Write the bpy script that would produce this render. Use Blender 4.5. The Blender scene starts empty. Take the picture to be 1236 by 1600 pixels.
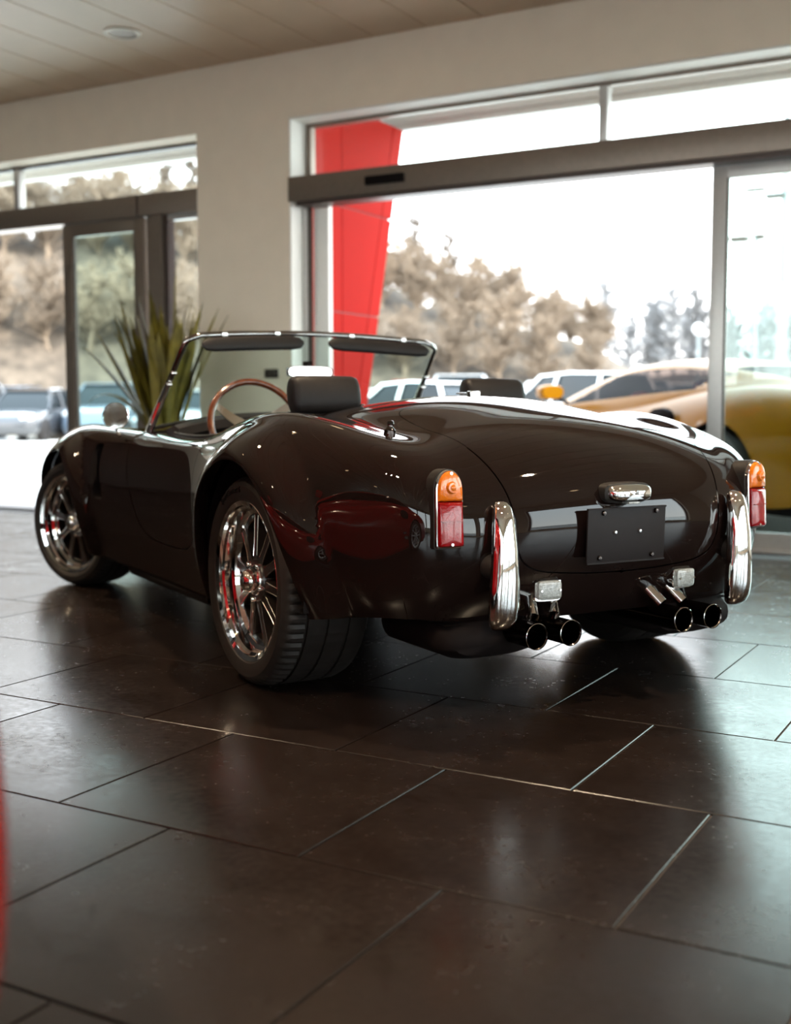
import bpy, bmesh, math, random
import numpy as np
from mathutils import Vector, Matrix, geometry
PI = math.pi
C = bpy.context.scene.collection

# ---------------------------------------------------------------- camera, world, sun, exposure
IMG_W, IMG_H, FPX = 1236, 1600, 1830.7
PITCH, YAW, CAM_H = .0875, .5135, .84
cam_d = bpy.data.cameras.new('camera'); cam = bpy.data.objects.new('camera', cam_d); C.objects.link(cam)
cam.location = (0, 0, CAM_H); cam.rotation_euler = (PI / 2 - PITCH, 0, YAW)
cam_d.sensor_fit = 'HORIZONTAL'; cam_d.sensor_width = 36; cam_d.lens = 36 * FPX / IMG_W
cam_d.clip_start = .05; cam_d.clip_end = 500
cam_d.dof.use_dof = True; cam_d.dof.focus_distance = 3.15; cam_d.dof.aperture_fstop = 2.9
bpy.context.scene.camera = cam

world = bpy.data.worlds.new('World'); bpy.context.scene.world = world; world.use_nodes = True
wn = world.node_tree.nodes; wl = world.node_tree.links
bg = wn['Background']
tc = wn.new('ShaderNodeTexCoord'); sx = wn.new('ShaderNodeSeparateXYZ'); rmp = wn.new('ShaderNodeValToRGB')
wl.new(tc.outputs['Generated'], sx.inputs[0]); wl.new(sx.outputs['Z'], rmp.inputs[0]); wl.new(rmp.outputs[0], bg.inputs[0])
rmp.color_ramp.elements[0].position = .0; rmp.color_ramp.elements[0].color = (1, .99, .97, 1)
rmp.color_ramp.elements[1].position = .7; rmp.color_ramp.elements[1].color = (.70, .86, 1.0, 1)
bg.inputs[1].default_value = 3.8
sun_d = bpy.data.lights.new('sun', 'SUN'); sun = bpy.data.objects.new('sun', sun_d); C.objects.link(sun)
sun_d.energy = 4.0; sun_d.angle = math.radians(1.0); sun_d.color = (1, .95, .87)
sun.rotation_euler = Vector((-.80, .05, -.75)).to_track_quat('-Z', 'Y').to_euler()
vs = bpy.context.scene.view_settings
vs.view_transform = 'Standard'; vs.look = 'None'; vs.exposure = 1.2; vs.gamma = 1.0; vs.use_curve_mapping = False

FWD = Vector((-math.sin(YAW), math.cos(YAW), 0)); RGT = Vector((math.cos(YAW), math.sin(YAW), 0))
def bearing(u, dist, z=0):
    """ground point at a horizontal distance along the direction of image column u"""
    d = (FWD * math.cos(PITCH) + RGT * ((u - IMG_W / 2) / FPX)).normalized()
    return Vector((d.x * dist, d.y * dist, z))

# ---------------------------------------------------------------- materials
MATS = {}
def mat(name, col, rough=.5, metal=0., coat=0., noise=0., nscale=20., bump=0., bscale=60., emit=None, estr=0., spec=.5, trans=0., ior=1.45, rvar=0., alpha=1., orand=0., crough=.03):
    if name in MATS: return MATS[name]
    m = bpy.data.materials.new(name); m.use_nodes = True; MATS[name] = m
    n, l = m.node_tree.nodes, m.node_tree.links; b = n['Principled BSDF']
    b.inputs['Base Color'].default_value = (*col, 1); b.inputs['Roughness'].default_value = rough
    b.inputs['Metallic'].default_value = metal; b.inputs['Coat Weight'].default_value = coat; b.inputs['Coat Roughness'].default_value = crough
    b.inputs['Specular IOR Level'].default_value = spec; b.inputs['Transmission Weight'].default_value = trans; b.inputs['IOR'].default_value = ior
    b.inputs['Alpha'].default_value = alpha
    if emit: b.inputs['Emission Color'].default_value = (*emit, 1); b.inputs['Emission Strength'].default_value = estr
    t = n.new('ShaderNodeTexCoord'); nz = n.new('ShaderNodeTexNoise'); nz.inputs['Scale'].default_value = nscale; nz.inputs['Detail'].default_value = 6
    l.new(t.outputs['Object'], nz.inputs['Vector'])
    src = nz.outputs['Fac']
    if noise or orand:
        mr = n.new('ShaderNodeMapRange'); mr.inputs[1].default_value = .25; mr.inputs[2].default_value = .75
        mr.inputs[3].default_value = 1 - noise; mr.inputs[4].default_value = 1 + noise; l.new(src, mr.inputs[0])
        val = mr.outputs[0]
        if orand:
            oi = n.new('ShaderNodeObjectInfo'); m2 = n.new('ShaderNodeMapRange'); l.new(oi.outputs['Random'], m2.inputs[0])
            m2.inputs[3].default_value = 1 - orand; m2.inputs[4].default_value = 1 + orand
            mm = n.new('ShaderNodeMath'); mm.operation = 'MULTIPLY'; l.new(val, mm.inputs[0]); l.new(m2.outputs[0], mm.inputs[1]); val = mm.outputs[0]
        hs = n.new('ShaderNodeHueSaturation'); hs.inputs['Color'].default_value = (*col, 1); l.new(val, hs.inputs['Value']); l.new(hs.outputs[0], b.inputs['Base Color'])
    if rvar:
        mr = n.new('ShaderNodeMapRange'); mr.inputs[1].default_value = .3; mr.inputs[2].default_value = .7
        mr.inputs[3].default_value = max(.02, rough - rvar); mr.inputs[4].default_value = rough + rvar; l.new(src, mr.inputs[0]); l.new(mr.outputs[0], b.inputs['Roughness'])
    if bump:
        bz = n.new('ShaderNodeTexNoise'); bz.inputs['Scale'].default_value = bscale; bz.inputs['Detail'].default_value = 5; l.new(t.outputs['Object'], bz.inputs['Vector'])
        bp = n.new('ShaderNodeBump'); bp.inputs['Strength'].default_value = bump; bp.inputs['Distance'].default_value = .01
        l.new(bz.outputs['Fac'], bp.inputs['Height']); l.new(bp.outputs[0], b.inputs['Normal'])
    return m

def glass_mat(name, tint, refl=1.0):
    """thin pane: tinted see-through with Fresnel reflection"""
    m = bpy.data.materials.new(name); m.use_nodes = True; MATS[name] = m
    n, l = m.node_tree.nodes, m.node_tree.links; n.remove(n['Principled BSDF'])
    tr = n.new('ShaderNodeBsdfTransparent'); tr.inputs[0].default_value = (*tint, 1)
    gl = n.new('ShaderNodeBsdfGlossy'); gl.inputs['Roughness'].default_value = .01; gl.inputs[0].default_value = (refl, refl, refl, 1)
    fr = n.new('ShaderNodeFresnel'); fr.inputs[0].default_value = 1.45; mx = n.new('ShaderNodeMixShader')
    ge = n.new('ShaderNodeNewGeometry'); mi = n.new('ShaderNodeMapRange'); mi.inputs[3].default_value = 1.45; mi.inputs[4].default_value = 1 / 1.45   # same reflectance from both faces
    l.new(ge.outputs['Backfacing'], mi.inputs[0]); l.new(mi.outputs[0], fr.inputs[0])
    nz = n.new('ShaderNodeTexNoise'); nz.inputs['Scale'].default_value = 1.2; bp = n.new('ShaderNodeBump'); bp.inputs['Strength'].default_value = .01
    l.new(nz.outputs['Fac'], bp.inputs['Height']); l.new(bp.outputs[0], gl.inputs['Normal'])
    l.new(fr.outputs[0], mx.inputs[0]); l.new(tr.outputs[0], mx.inputs[1]); l.new(gl.outputs[0], mx.inputs[2])
    l.new(mx.outputs[0], n['Material Output'].inputs[0])
    return m

# ---------------------------------------------------------------- mesh helpers
def obj(name, verts, faces, m=None, parent=None, smooth=35, normals=None):
    me = bpy.data.meshes.new(name); me.from_pydata([tuple(v) for v in verts], [], [tuple(f) for f in faces]); me.update()
    if m:
        for k in (m if isinstance(m, (list, tuple)) else [m]): me.materials.append(k)
    if smooth:
        me.polygons.foreach_set('use_smooth', [True] * len(me.polygons))
        if normals is not None: me.normals_split_custom_set_from_vertices([tuple(v) for v in normals])
        elif smooth < 180: me.set_sharp_from_angle(angle=math.radians(smooth))
    o = bpy.data.objects.new(name, me); C.objects.link(o); o.parent = parent
    return o

def empty(name, loc=(0, 0, 0), rz=0, parent=None):
    o = bpy.data.objects.new(name, None); C.objects.link(o); o.location = loc; o.rotation_euler = (0, 0, rz); o.parent = parent
    o.empty_display_size = .1
    return o

def tag(o, label=None, cat=None, group=None, kind=None):
    if label: o['label'] = label
    if cat: o['category'] = cat
    if group: o['group'] = group
    if kind: o['kind'] = kind
    return o

def copy_tree(o, parent=None):
    c = o.copy(); C.objects.link(c); c.parent = parent
    for ch in list(o.children): copy_tree(ch, c)
    return c

class MB:
    def __init__(s): s.v, s.f = [], []
    def add(s, v, f):
        b = len(s.v); s.v += [Vector(p) for p in v]; s.f += [tuple(i + b for i in q) for q in f]; return s
    def box(s, a, b, bev=0.):
        x0, y0, z0 = a; x1, y1, z1 = b
        if x0 > x1: x0, x1 = x1, x0
        if y0 > y1: y0, y1 = y1, y0
        if z0 > z1: z0, z1 = z1, z0
        if not bev:
            return s.add([(x0, y0, z0), (x1, y0, z0), (x1, y1, z0), (x0, y1, z0), (x0, y0, z1), (x1, y0, z1), (x1, y1, z1), (x0, y1, z1)],
                         [(3, 2, 1, 0), (4, 5, 6, 7), (0, 1, 5, 4), (1, 2, 6, 5), (2, 3, 7, 6), (3, 0, 4, 7)])
        bm = bmesh.new(); bmesh.ops.create_cube(bm, size=1)
        for v in bm.verts: v.co = Vector(((v.co.x + .5) * (x1 - x0) + x0, (v.co.y + .5) * (y1 - y0) + y0, (v.co.z + .5) * (z1 - z0) + z0))
        bmesh.ops.bevel(bm, geom=bm.edges[:], offset=bev, segments=2, profile=.6, affect='EDGES')
        bm.verts.index_update(); s.add([v.co.copy() for v in bm.verts], [[v.index for v in f.verts] for f in bm.faces]); bm.free(); return s
    def loft(s, rings, closed=True, caps=True):
        n = len(rings[0]); v = [p for r in rings for p in r]; f = []
        for i in range(len(rings) - 1):
            for j in range(n if closed else n - 1):
                k = (j + 1) % n
                f.append((i * n + j, i * n + k, (i + 1) * n + k, (i + 1) * n + j))
        if caps and closed:
            f.append(tuple(reversed(range(n)))); f.append(tuple(range((len(rings) - 1) * n, len(rings) * n)))
        return s.add(v, f)
    def tube(s, path, r, n=10, caps=True, closed=False, squash=1.0):
        P = [Vector(p) for p in path]; rr = r if isinstance(r, (list, tuple)) else [r] * len(P); rings = []
        up = None
        for i, p in enumerate(P):
            if closed: t = (P[(i + 1) % len(P)] - P[i - 1]).normalized()
            else: t = (P[min(i + 1, len(P) - 1)] - P[max(i - 1, 0)]).normalized()
            if up is None: up = t.orthogonal().normalized()
            up = (up - t * up.dot(t)).normalized(); w = t.cross(up)
            rings.append([p + up * (rr[i] * math.cos(a)) + w * (rr[i] * squash * math.sin(a)) for a in [2 * PI * k / n for k in range(n)]])
        if closed: rings.append(rings[0]); return s.loft(rings, caps=False)
        return s.loft(rings, caps=caps)
    def lathe(s, prof, n=32, axis='y', c=(0, 0, 0), caps=False, closed=False):
        """prof: (radius, along) pairs"""
        c = Vector(c); rings = []
        for a in [2 * PI * k / n for k in range(n)]:
            ring = []
            for r, h in prof:
                q = (r * math.sin(a), h, r * math.cos(a)) if axis == 'y' else ((r * math.cos(a), r * math.sin(a), h) if axis == 'z' else (h, r * math.cos(a), r * math.sin(a)))
                ring.append(c + Vector(q))
            rings.append(ring)
        rings.append(rings[0])
        m = len(prof); v = [p for r in rings[:-1] for p in r]; f = []
        for i in range(n):
            i2 = (i + 1) % n
            for j in range(m if closed else m - 1):
                k = (j + 1) % m
                f.append((i * m + j, i2 * m + j, i2 * m + k, i * m + k))
        if caps:
            f.append(tuple(i * m for i in range(n))); f.append(tuple(i * m + m - 1 for i in reversed(range(n))))
        return s.add(v, f)
    def prism(s, poly, fn0, fn1):
        """poly of 2D points mapped by two functions to the two faces"""
        n = len(poly); v = [fn0(*p) for p in poly] + [fn1(*p) for p in poly]
        return s.add(v, [tuple(reversed(range(n))), tuple(range(n, 2 * n))] + [(i, (i + 1) % n, n + (i + 1) % n, n + i) for i in range(n)])
    def xf(s, M):
        s.v = [M @ p for p in s.v]; return s
    def build(s, name, m, parent=None, smooth=35):
        return obj(name, s.v, s.f, m, parent, smooth)

def ellipse_ring(c, a, b, ex, ey, n=14, p=2.0):
    """superellipse ring about c in the plane of ex, ey"""
    out = []
    for k in range(n):
        t = 2 * PI * k / n; ct, st = math.cos(t), math.sin(t)
        out.append(Vector(c) + Vector(ex) * (a * math.copysign(abs(ct) ** (2 / p), ct)) + Vector(ey) * (b * math.copysign(abs(st) ** (2 / p), st)))
    return out

# paints and common stuffs
M_black = mat('black_paint', (.0075, .004, .0035), .02, noise=.05, nscale=300, spec=.55)
M_chrome = mat('chrome', (.86, .85, .83), .045, metal=1, rvar=.015, nscale=30)
M_polish = mat('polished_alloy', (.80, .77, .73), .10, metal=1, rvar=.03, nscale=40)
M_darkchrome = mat('smoked_chrome', (.36, .35, .34), .07, metal=1, rvar=.02, nscale=30)
M_blackchrome = mat('black_chrome', (.10, .085, .08), .12, metal=1, rvar=.03, nscale=30)
M_rubber = mat('rubber', (.012, .0095, .0085), .55, spec=.35, noise=.25, nscale=40, bump=.05, bscale=300)
M_wheelblk = mat('wheel_black', (.012, .009, .008), .28, coat=.5, noise=.1)
M_dark = mat('underbody_black', (.006, .004, .004), .7, noise=.2, spec=.12)
M_leather = mat('black_leather', (.011, .009, .009), .5, noise=.15, spec=.3, nscale=60, bump=.08, bscale=400)
M_wood = mat('varnished_wood', (.10, .026, .008), .18, coat=.8, noise=.35, nscale=35)
M_amber = mat('amber_lens', (.70, .16, .004), .1, coat=1, noise=.1, nscale=80, bump=.12, bscale=160)
M_redlens = mat('red_lens', (.22, .0012, .0025), .12, coat=.5, noise=.15, nscale=120, bump=.1, bscale=220)
M_clear = mat('clear_lens', (.26, .27, .26), .12, coat=1, noise=.3, nscale=140, bump=.25, bscale=150)
M_screen = glass_mat('windscreen_glass', (.76, .89, .85))
M_pane = glass_mat('door_glass', (.83, .93, .90))
M_clearpane = glass_mat('transom_glass', (.93, .97, .97))
# ---------------------------------------------------------------- showroom
M_wall = mat('painted_wall', (.84, .725, .585), .75, noise=.03, nscale=6, bump=.03, bscale=200)
M_reveal = mat('white_reveal', (.83, .81, .76), .6, noise=.02, nscale=8)
M_ceil = mat('ceiling_panel', (.64, .49, .345), .42, noise=.03, nscale=5, orand=.03)
M_grout = mat('grout', (.060, .048, .043), .8, noise=.2, nscale=50)
M_alu = mat('bronze_aluminium', (.23, .185, .15), .38, metal=.55, noise=.06, nscale=30)
M_aludark = mat('dark_bronze_aluminium', (.07, .05, .042), .4, metal=.4, noise=.06, nscale=30)
M_alulight = mat('silver_aluminium', (.50, .48, .46), .35, metal=.5, noise=.05, nscale=30)

def tile_material():
    m = bpy.data.materials.new('floor_tile'); m.use_nodes = True
    n, l = m.node_tree.nodes, m.node_tree.links; b = n['Principled BSDF']
    g = n.new('ShaderNodeNewGeometry'); oi = n.new('ShaderNodeObjectInfo')
    ad = n.new('ShaderNodeVectorMath'); ad.operation = 'ADD'; sc = n.new('ShaderNodeVectorMath'); sc.operation = 'SCALE'
    cmb = n.new('ShaderNodeCombineXYZ'); l.new(oi.outputs['Random'], cmb.inputs[2]); l.new(cmb.outputs[0], sc.inputs[0]); sc.inputs['Scale'].default_value = 40
    l.new(g.outputs['Position'], ad.inputs[0]); l.new(sc.outputs[0], ad.inputs[1])
    n1 = n.new('ShaderNodeTexNoise'); n1.inputs['Scale'].default_value = 5.0; n1.inputs['Detail'].default_value = 9; n1.inputs['Roughness'].default_value = .66; l.new(ad.outputs[0], n1.inputs['Vector'])
    n2 = n.new('ShaderNodeTexNoise'); n2.inputs['Scale'].default_value = 55; n2.inputs['Detail'].default_value = 6; l.new(ad.outputs[0], n2.inputs['Vector'])
    r = n.new('ShaderNodeValToRGB'); l.new(n1.outputs['Fac'], r.inputs[0])
    r.color_ramp.elements[0].position = .2; r.color_ramp.elements[0].color = (.006, .0036, .0030, 1)
    r.color_ramp.elements[1].position = .85; r.color_ramp.elements[1].color = (.014, .0092, .0075, 1)
    l.new(r.outputs[0], b.inputs['Base Color']); b.inputs['Specular IOR Level'].default_value = .27
    mr = n.new('ShaderNodeMapRange'); mr.inputs[1].default_value = .36; mr.inputs[2].default_value = .64; mr.inputs[3].default_value = .18; mr.inputs[4].default_value = .285
    av = n.new('ShaderNodeMath'); av.operation = 'MULTIPLY_ADD'; av.inputs[1].default_value = .5; l.new(n2.outputs['Fac'], av.inputs[0])
    hf = n.new('ShaderNodeMath'); hf.operation = 'MULTIPLY'; hf.inputs[1].default_value = .5; l.new(n1.outputs['Fac'], hf.inputs[0]); l.new(hf.outputs[0], av.inputs[2]); l.new(av.outputs[0], mr.inputs[0]); l.new(mr.outputs[0], b.inputs['Roughness'])
    bp = n.new('ShaderNodeBump'); bp.inputs['Strength'].default_value = .10; bp.inputs['Distance'].default_value = .0012
    mx = n.new('ShaderNodeMath'); mx.operation = 'ADD'; l.new(n1.outputs['Fac'], mx.inputs[0]); l.new(n2.outputs['Fac'], mx.inputs[1])
    l.new(mx.outputs[0], bp.inputs['Height']); l.new(bp.outputs[0], b.inputs['Normal'])
    return m
M_tile = tile_material()
RX0, RX1, RY0, RY1, RZ = -12.0, 5.5, -6.5, 7.0, 3.33

def struct(o): return tag(o, kind='structure')
floor = struct(MB().box((RX0 - .3, RY0 - .3, -.15), (RX1 + .3, RY1 + .30, -.006)).build('floor', M_grout, smooth=0))
TP, TX, TY, JT = .619, -1.213, 1.776, .0055
def tile_mesh():
    a = TP / 2 - JT / 2; b = .0015; v, f = [], []
    for z, q in ((-.0055, a), (-.0018, a), (0, a - b)): v += [(-q, -q, z), (q, -q, z), (q, q, z), (-q, q, z)]
    for k in range(2):
        for i in range(4): f.append((k * 4 + i, k * 4 + (i + 1) % 4, k * 4 + 4 + (i + 1) % 4, k * 4 + 4 + i))
    f.append((8, 9, 10, 11)); return v, f
tv, tf = tile_mesh(); spots = []
for m_ in range(-14, 9):
    for k in range(-20, 13):
        cx_, cy_ = TX + TP * (k + .5) + (TP / 2 if m_ % 2 else 0), TY + TP * (m_ + .5)
        if RX0 + .3 < cx_ < RX1 - .3 and RY0 + .3 < cy_ < RY1 - .02:
            dep = FWD.x * cx_ + FWD.y * cy_; lat = RGT.x * cx_ + RGT.y * cy_
            vis = dep > .3 and abs(lat) < .40 * dep + .6
            spots.append((0 if vis else 1, math.hypot(cx_, cy_), cx_, cy_))
spots.sort(); proto = None; rest = MB()
for i, (a, d, x, y) in enumerate(spots):
    if i < 300:
        if proto is None: proto = obj('tile', tv, tf, M_tile, floor, 0); o = proto
        else: o = proto.copy(); C.objects.link(o)
        o.location = (x, y, 0)
    else: rest.add([(p[0] + x, p[1] + y, p[2]) for p in tv], tf)
tag(rest.build('tile_field', M_tile, floor, 0), kind='stuff')

# far wall with the two entrance openings
OP_L0, OP_L1, OP_R0, OP_R1, OP_T = -9.6, -5.638, -4.812, 1.8, 2.885
wf = MB()
for a, b in (((RX0 - .3, RY1, -.006), (OP_L0, RY1 + .30, RZ + .4)), ((OP_L1, RY1, -.006), (OP_R0, RY1 + .30, RZ + .4)), ((OP_R1, RY1, -.006), (RX1 + .3, RY1 + .30, RZ + .4)),
             ((OP_L0, RY1, OP_T - .02), (OP_L1, RY1 + .30, RZ + .4)), ((OP_R0, RY1, OP_T), (OP_R1, RY1 + .30, RZ + .4))): wf.box(a, b)
struct(wf.build('wall_far', M_wall, smooth=0))
struct(MB().box((OP_R0 + .001, RY1 + .003, .0), (OP_R0 + .012, RY1 + .24, OP_T - .001)).box((OP_R0 + .012, RY1 + .003, OP_T - .012), (OP_R1, RY1 + .24, OP_T - .001)).build('trim_1', M_reveal, smooth=0))
# left, right and rear walls: the rear and right ones have long window bands
struct(MB().box((RX0 - .3, RY0 - .3, -.006), (RX0, RY1, RZ + .4)).build('wall_left', mat('dark_reflected_wall', (.05, .038, .033), .6, noise=.05, nscale=5), smooth=0))  # out-of-view wall, coloured dark so the roadster's door reflects dark
def banded_wall(name, along, lo, hi, pos0, pos1, wins, z0, z1):
    m = MB()
    def bx(a0, a1, zz0, zz1):
        if along == 'x': m.box((a0, pos0, zz0), (a1, pos1, zz1))
        else: m.box((pos0, a0, zz0), (pos1, a1, zz1))
    bx(lo, hi, -.006, z0); bx(lo, hi, z1, RZ + .4); e = lo
    for a, b in wins: bx(e, a, z0, z1); e = b
    bx(e, hi, z0, z1)
    return struct(m.build(name, M_wall, smooth=0))
rear_w = [(-9.5 + 2.4 * k, -7.25 + 2.4 * k) for k in range(6)]
right_w = [(-5.6 + 2.4 * k, -3.5 + 2.4 * k) for k in range(5)]
banded_wall('wall_rear', 'x', RX0, RX1 + .3, RY0 - .3, RY0, rear_w, .55, 3.05)
banded_wall('wall_right', 'y', RY0, RY1, RX1, RX1 + .3, right_w, .1, 2.75)
wno = 1
for a, b in rear_w:
    w = struct(MB().box((a, RY0 - .17, .55), (b, RY0 - .155, 3.05)).build('window_%d' % wno, M_clearpane, smooth=0)); wno += 1
    MB().box((a, RY0 - .2, .55), (a + .06, RY0 - .12, 3.05)).box((b - .06, RY0 - .2, .55), (b, RY0 - .12, 3.05)).box((a + .06, RY0 - .2, .55), (b - .06, RY0 - .12, .61)).box((a + .06, RY0 - .2, 2.99), (b - .06, RY0 - .12, 3.05)).build('window_frame', M_aludark, w, 0)
for a, b in right_w:
    w = struct(MB().box((RX1 + .155, a, .1), (RX1 + .17, b, 2.75)).build('window_%d' % wno, M_clearpane, smooth=0)); wno += 1
    MB().box((RX1 + .12, a, .1), (RX1 + .2, a + .06, 2.75)).box((RX1 + .12, b - .06, .1), (RX1 + .2, b, 2.75)).box((RX1 + .12, a + .06, .1), (RX1 + .2, b - .06, .16)).box((RX1 + .12, a + .06, 2.69), (RX1 + .2, b - .06, 2.75)).build('window_frame', M_aludark, w, 0)

# ceiling of long lapped panels
ceiling = struct(MB().box((RX0 - .3, RY0 - .3, RZ + .03), (RX1 + .3, RY1 - .001, RZ + .25)).build('ceiling', M_aludark, smooth=0))
PW = .40; x = -5.70 - PW * 15; proto = None
while x < RX1 - .2:
    w = PW - .006
    if proto is None:
        proto = MB().box((0, RY0 + .002, RZ + .004), (w, RY1 - .002, RZ + .03)).box((.004, RY0 + .004, RZ), (w - .004, RY1 - .004, RZ + .004)).build('ceiling_panel', M_ceil, ceiling, 0); o = proto
    else: o = proto.copy(); C.objects.link(o)
    o.location.x = x; x += PW

# recessed round downlights
M_lampring = mat('lamp_ring', (.55, .48, .40), .35, metal=.3, noise=.03)
M_lampglow = mat('lamp_glow', (.9, .85, .75), .4, emit=(1, .68, .36), estr=3.5, noise=.02)
M_lampoff = mat('lamp_reflector', (.25, .20, .16), .3, metal=.4, noise=.05)
def downlight(x, y, lit, label, group=None):
    r = empty('downlight', (x, y, RZ - .012)); tag(r, label, 'ceiling lamp', group)
    MB().lathe([(.125, .0115), (.125, .004), (.117, .0), (.098, .001), (.088, .011)], 28, 'z').build('trim_ring', M_lampring, r, 40)
    MB().lathe([(.088, .010), (.05, .0108), (.0, .011)], 24, 'z').build('lamp_face', M_lampglow if lit else M_lampoff, r, 40)
    if lit and y < 6:
        ld = bpy.data.lights.new('downlight_bulb', 'SPOT'); ld.energy = 170; ld.color = (1, .77, .52); ld.spot_size = math.radians(110); ld.spot_blend = .6; ld.shadow_soft_size = .06
        lo = bpy.data.objects.new('downlight_bulb', ld); C.objects.link(lo); lo.parent = r; lo.location = (0, 0, -.01)
downlight(-5.52, 6.10, False, 'round recessed downlight with dark unlit centre near the left entrance')
for k, (x, y) in enumerate([(-3.97, 6.10), (-7.1, 3.4), (-4.7, 3.4), (-2.2, 3.4), (.3, 3.4), (-7.1, .4), (-4.7, .4), (-2.2, .4), (.3, .4), (2.8, .4), (2.8, 3.4), (-4.7, -2.6), (-2.2, -2.6), (.3, -2.6), (2.8, -2.6)]):
    downlight(x, y, True, 'round recessed downlight glowing warm in the panelled ceiling', 'lit ceiling downlights')

# entrance joinery
def sliding_leaf(name, label, x0, x1, y, z1, mf, mg, bar=.085, low=.10, top=.07, w=.05):
    r = struct(empty(name, (x0, y, 0)))
    L = x1 - x0
    MB().box((0, 0, .01), (bar, w, z1), .004).build('stile', mf, r); MB().box((L - bar, 0, .01), (L, w, z1), .004).build('stile', mf, r)
    MB().box((bar, 0, .01), (L - bar, w, .01 + low), .004).build('bottom_rail', mf, r); MB().box((bar, 0, z1 - top), (L - bar, w, z1), .004).build('top_rail', mf, r)
    MB().box((bar - .01, w / 2 - .005, .01 + low - .01), (L - bar + .01, w / 2 + .005, z1 - top + .01)).build('glass_pane', mg, r, 0)
    MB().box((bar, w * .2, .01 + low), (bar + .012, w * .8, z1 - top)).box((L - bar - .012, w * .2, .01 + low), (L - bar, w * .8, z1 - top)).build('gasket', M_aludark, r, 0)
    return r
def beam(name, x0, x1, y0, y1, z0, z1, m):
    return struct(MB().box((x0, y0, z0), (x1, y1, z1), .006).build(name, m))
# right entrance: deep operator beam across the opening, transom above, doors parked to the right
bR = beam('trim_2', OP_R0 + .002, OP_R1, RY1 - .02, RY1 + .17, 2.300, 2.472, M_alu)
MB().box((OP_R0 + .06, RY1 + .0, 2.272), (OP_R1 - .01, RY1 + .15, 2.301)).build('track', M_aludark, bR, 0)
MB().box((-4.165, RY1 - .052, 2.352), (-3.866, RY1 - .019, 2.412), .012).build('motion_sensor', M_dark, bR)
def transom(n, x0, x1, y, z0, z1, mulls, mf, mg):
    w = struct(MB().box((x0, y + .02, z0), (x1, y + .032, z1)).build('window_%d' % n, mg, smooth=0))
    f = MB().box((x0, y, z1 - .022), (x1, y + .06, z1)).box((x0, y, z0), (x1, y + .06, z0 + .025)).box((x0, y, z0 + .025), (x0 + .04, y + .06, z1 - .022)).box((x1 - .04, y, z0 + .025), (x1, y + .06, z1 - .022))
    f.build('window_frame', mf, w, 0)
    for q in mulls: MB().box((q - .028, y - .01, z0 + .025), (q + .028, y + .07, z1 - .022), .004).build('mullion', M_alulight, w)
    return w
transom(wno, OP_R0 + .02, OP_R1, RY1 + .19, 2.46, OP_T - .012, [-2.56, -.1], M_alu, M_clearpane); wno += 1
sliding_leaf('door_1', '', -1.845, .05, RY1 + .09, 2.268, M_alulight, M_pane, bar=.085)
sliding_leaf('door_2', '', -.10, 1.75, RY1 + .16, 2.268, M_alulight, M_pane)
# white fixed jamb post and glass fin at the left of the right entrance
struct(MB().box((OP_R0 + .014, RY1 + .14, 0), (OP_R0 + .055, RY1 + .20, 2.30)).build('trim_3', M_alulight, smooth=0))
struct(MB().box((OP_R0 + .055, RY1 + .15, 0), (OP_R0 + .072, RY1 + .19, 2.30)).build('trim_4', M_aludark, smooth=0))
struct(MB().box((OP_R0 + .072, RY1 + .20, 0), (OP_R0 + .20, RY1 + .25, 2.30), .003).build('trim_5', M_reveal))
# left entrance
bL = beam('trim_6', OP_L0, OP_L1 - .002, RY1 + .10, RY1 + .26, 2.335, 2.50, M_alu)
MB().box((-6.315, RY1 + .092, 2.335), (-6.300, RY1 + .102, 2.50)).build('joint_strip', M_aludark, bL, 0)
transom(wno, OP_L0, OP_L1 - .003, RY1 + .20, 2.49, OP_T - .02, [-7.72, -9.4], M_aludark, M_clearpane); wno += 1
sliding_leaf('door_3', '', -7.14, -6.28, RY1 + .13, 2.33, M_alu, M_pane, bar=.10, top=.10)
sliding_leaf('door_4', '', -9.5, -8.6, RY1 + .13, 2.33, M_alu, M_pane, bar=.10, top=.10)
struct(MB().box((-6.26, RY1 + .15, 0), (-6.21, RY1 + .25, 2.34)).box((-6.19, RY1 + .12, 0), (-6.10, RY1 + .25, 2.34)).build('trim_7', M_alu, smooth=0))
struct(MB().box((-6.09, RY1 + .15, 0), (-6.05, RY1 + .23, 2.34)).build('trim_8', M_aludark, smooth=0))
wS = struct(MB().box((-6.05, RY1 + .17, .06), (OP_L1 - .002, RY1 + .182, 2.30)).build('window_%d' % wno, M_clearpane, smooth=0))
MB().box((-6.05, RY1 + .15, 2.29), (OP_L1 - .002, RY1 + .20, 2.335)).box((-6.05, RY1 + .15, .002), (OP_L1 - .002, RY1 + .20, .07)).build('window_frame', M_alulight, wS, 0)
# thresholds, wall switch
struct(MB().box((OP_R0, RY1 + .02, -.004), (OP_R1, RY1 + .30, .014), .004).build('trim_9', M_alulight))
struct(MB().box((OP_L0, RY1 + .02, -.004), (OP_L1, RY1 + .30, .012), .004).build('trim_10', M_aludark))
sw = MB().box((-5.03, RY1 - .018, 1.065), (-4.915, RY1 - .001, 1.13), .006).build('wall_switch', M_dark)
tag(sw, 'small dark rectangular switch on the beige pillar between the entrances', 'switch')
for k in range(2): MB().box((-5.022 + .052 * k, RY1 - .023, 1.072), (-4.975 + .052 * k, RY1 - .017, 1.123), .003).build('rocker', M_aludark, sw)
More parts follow.
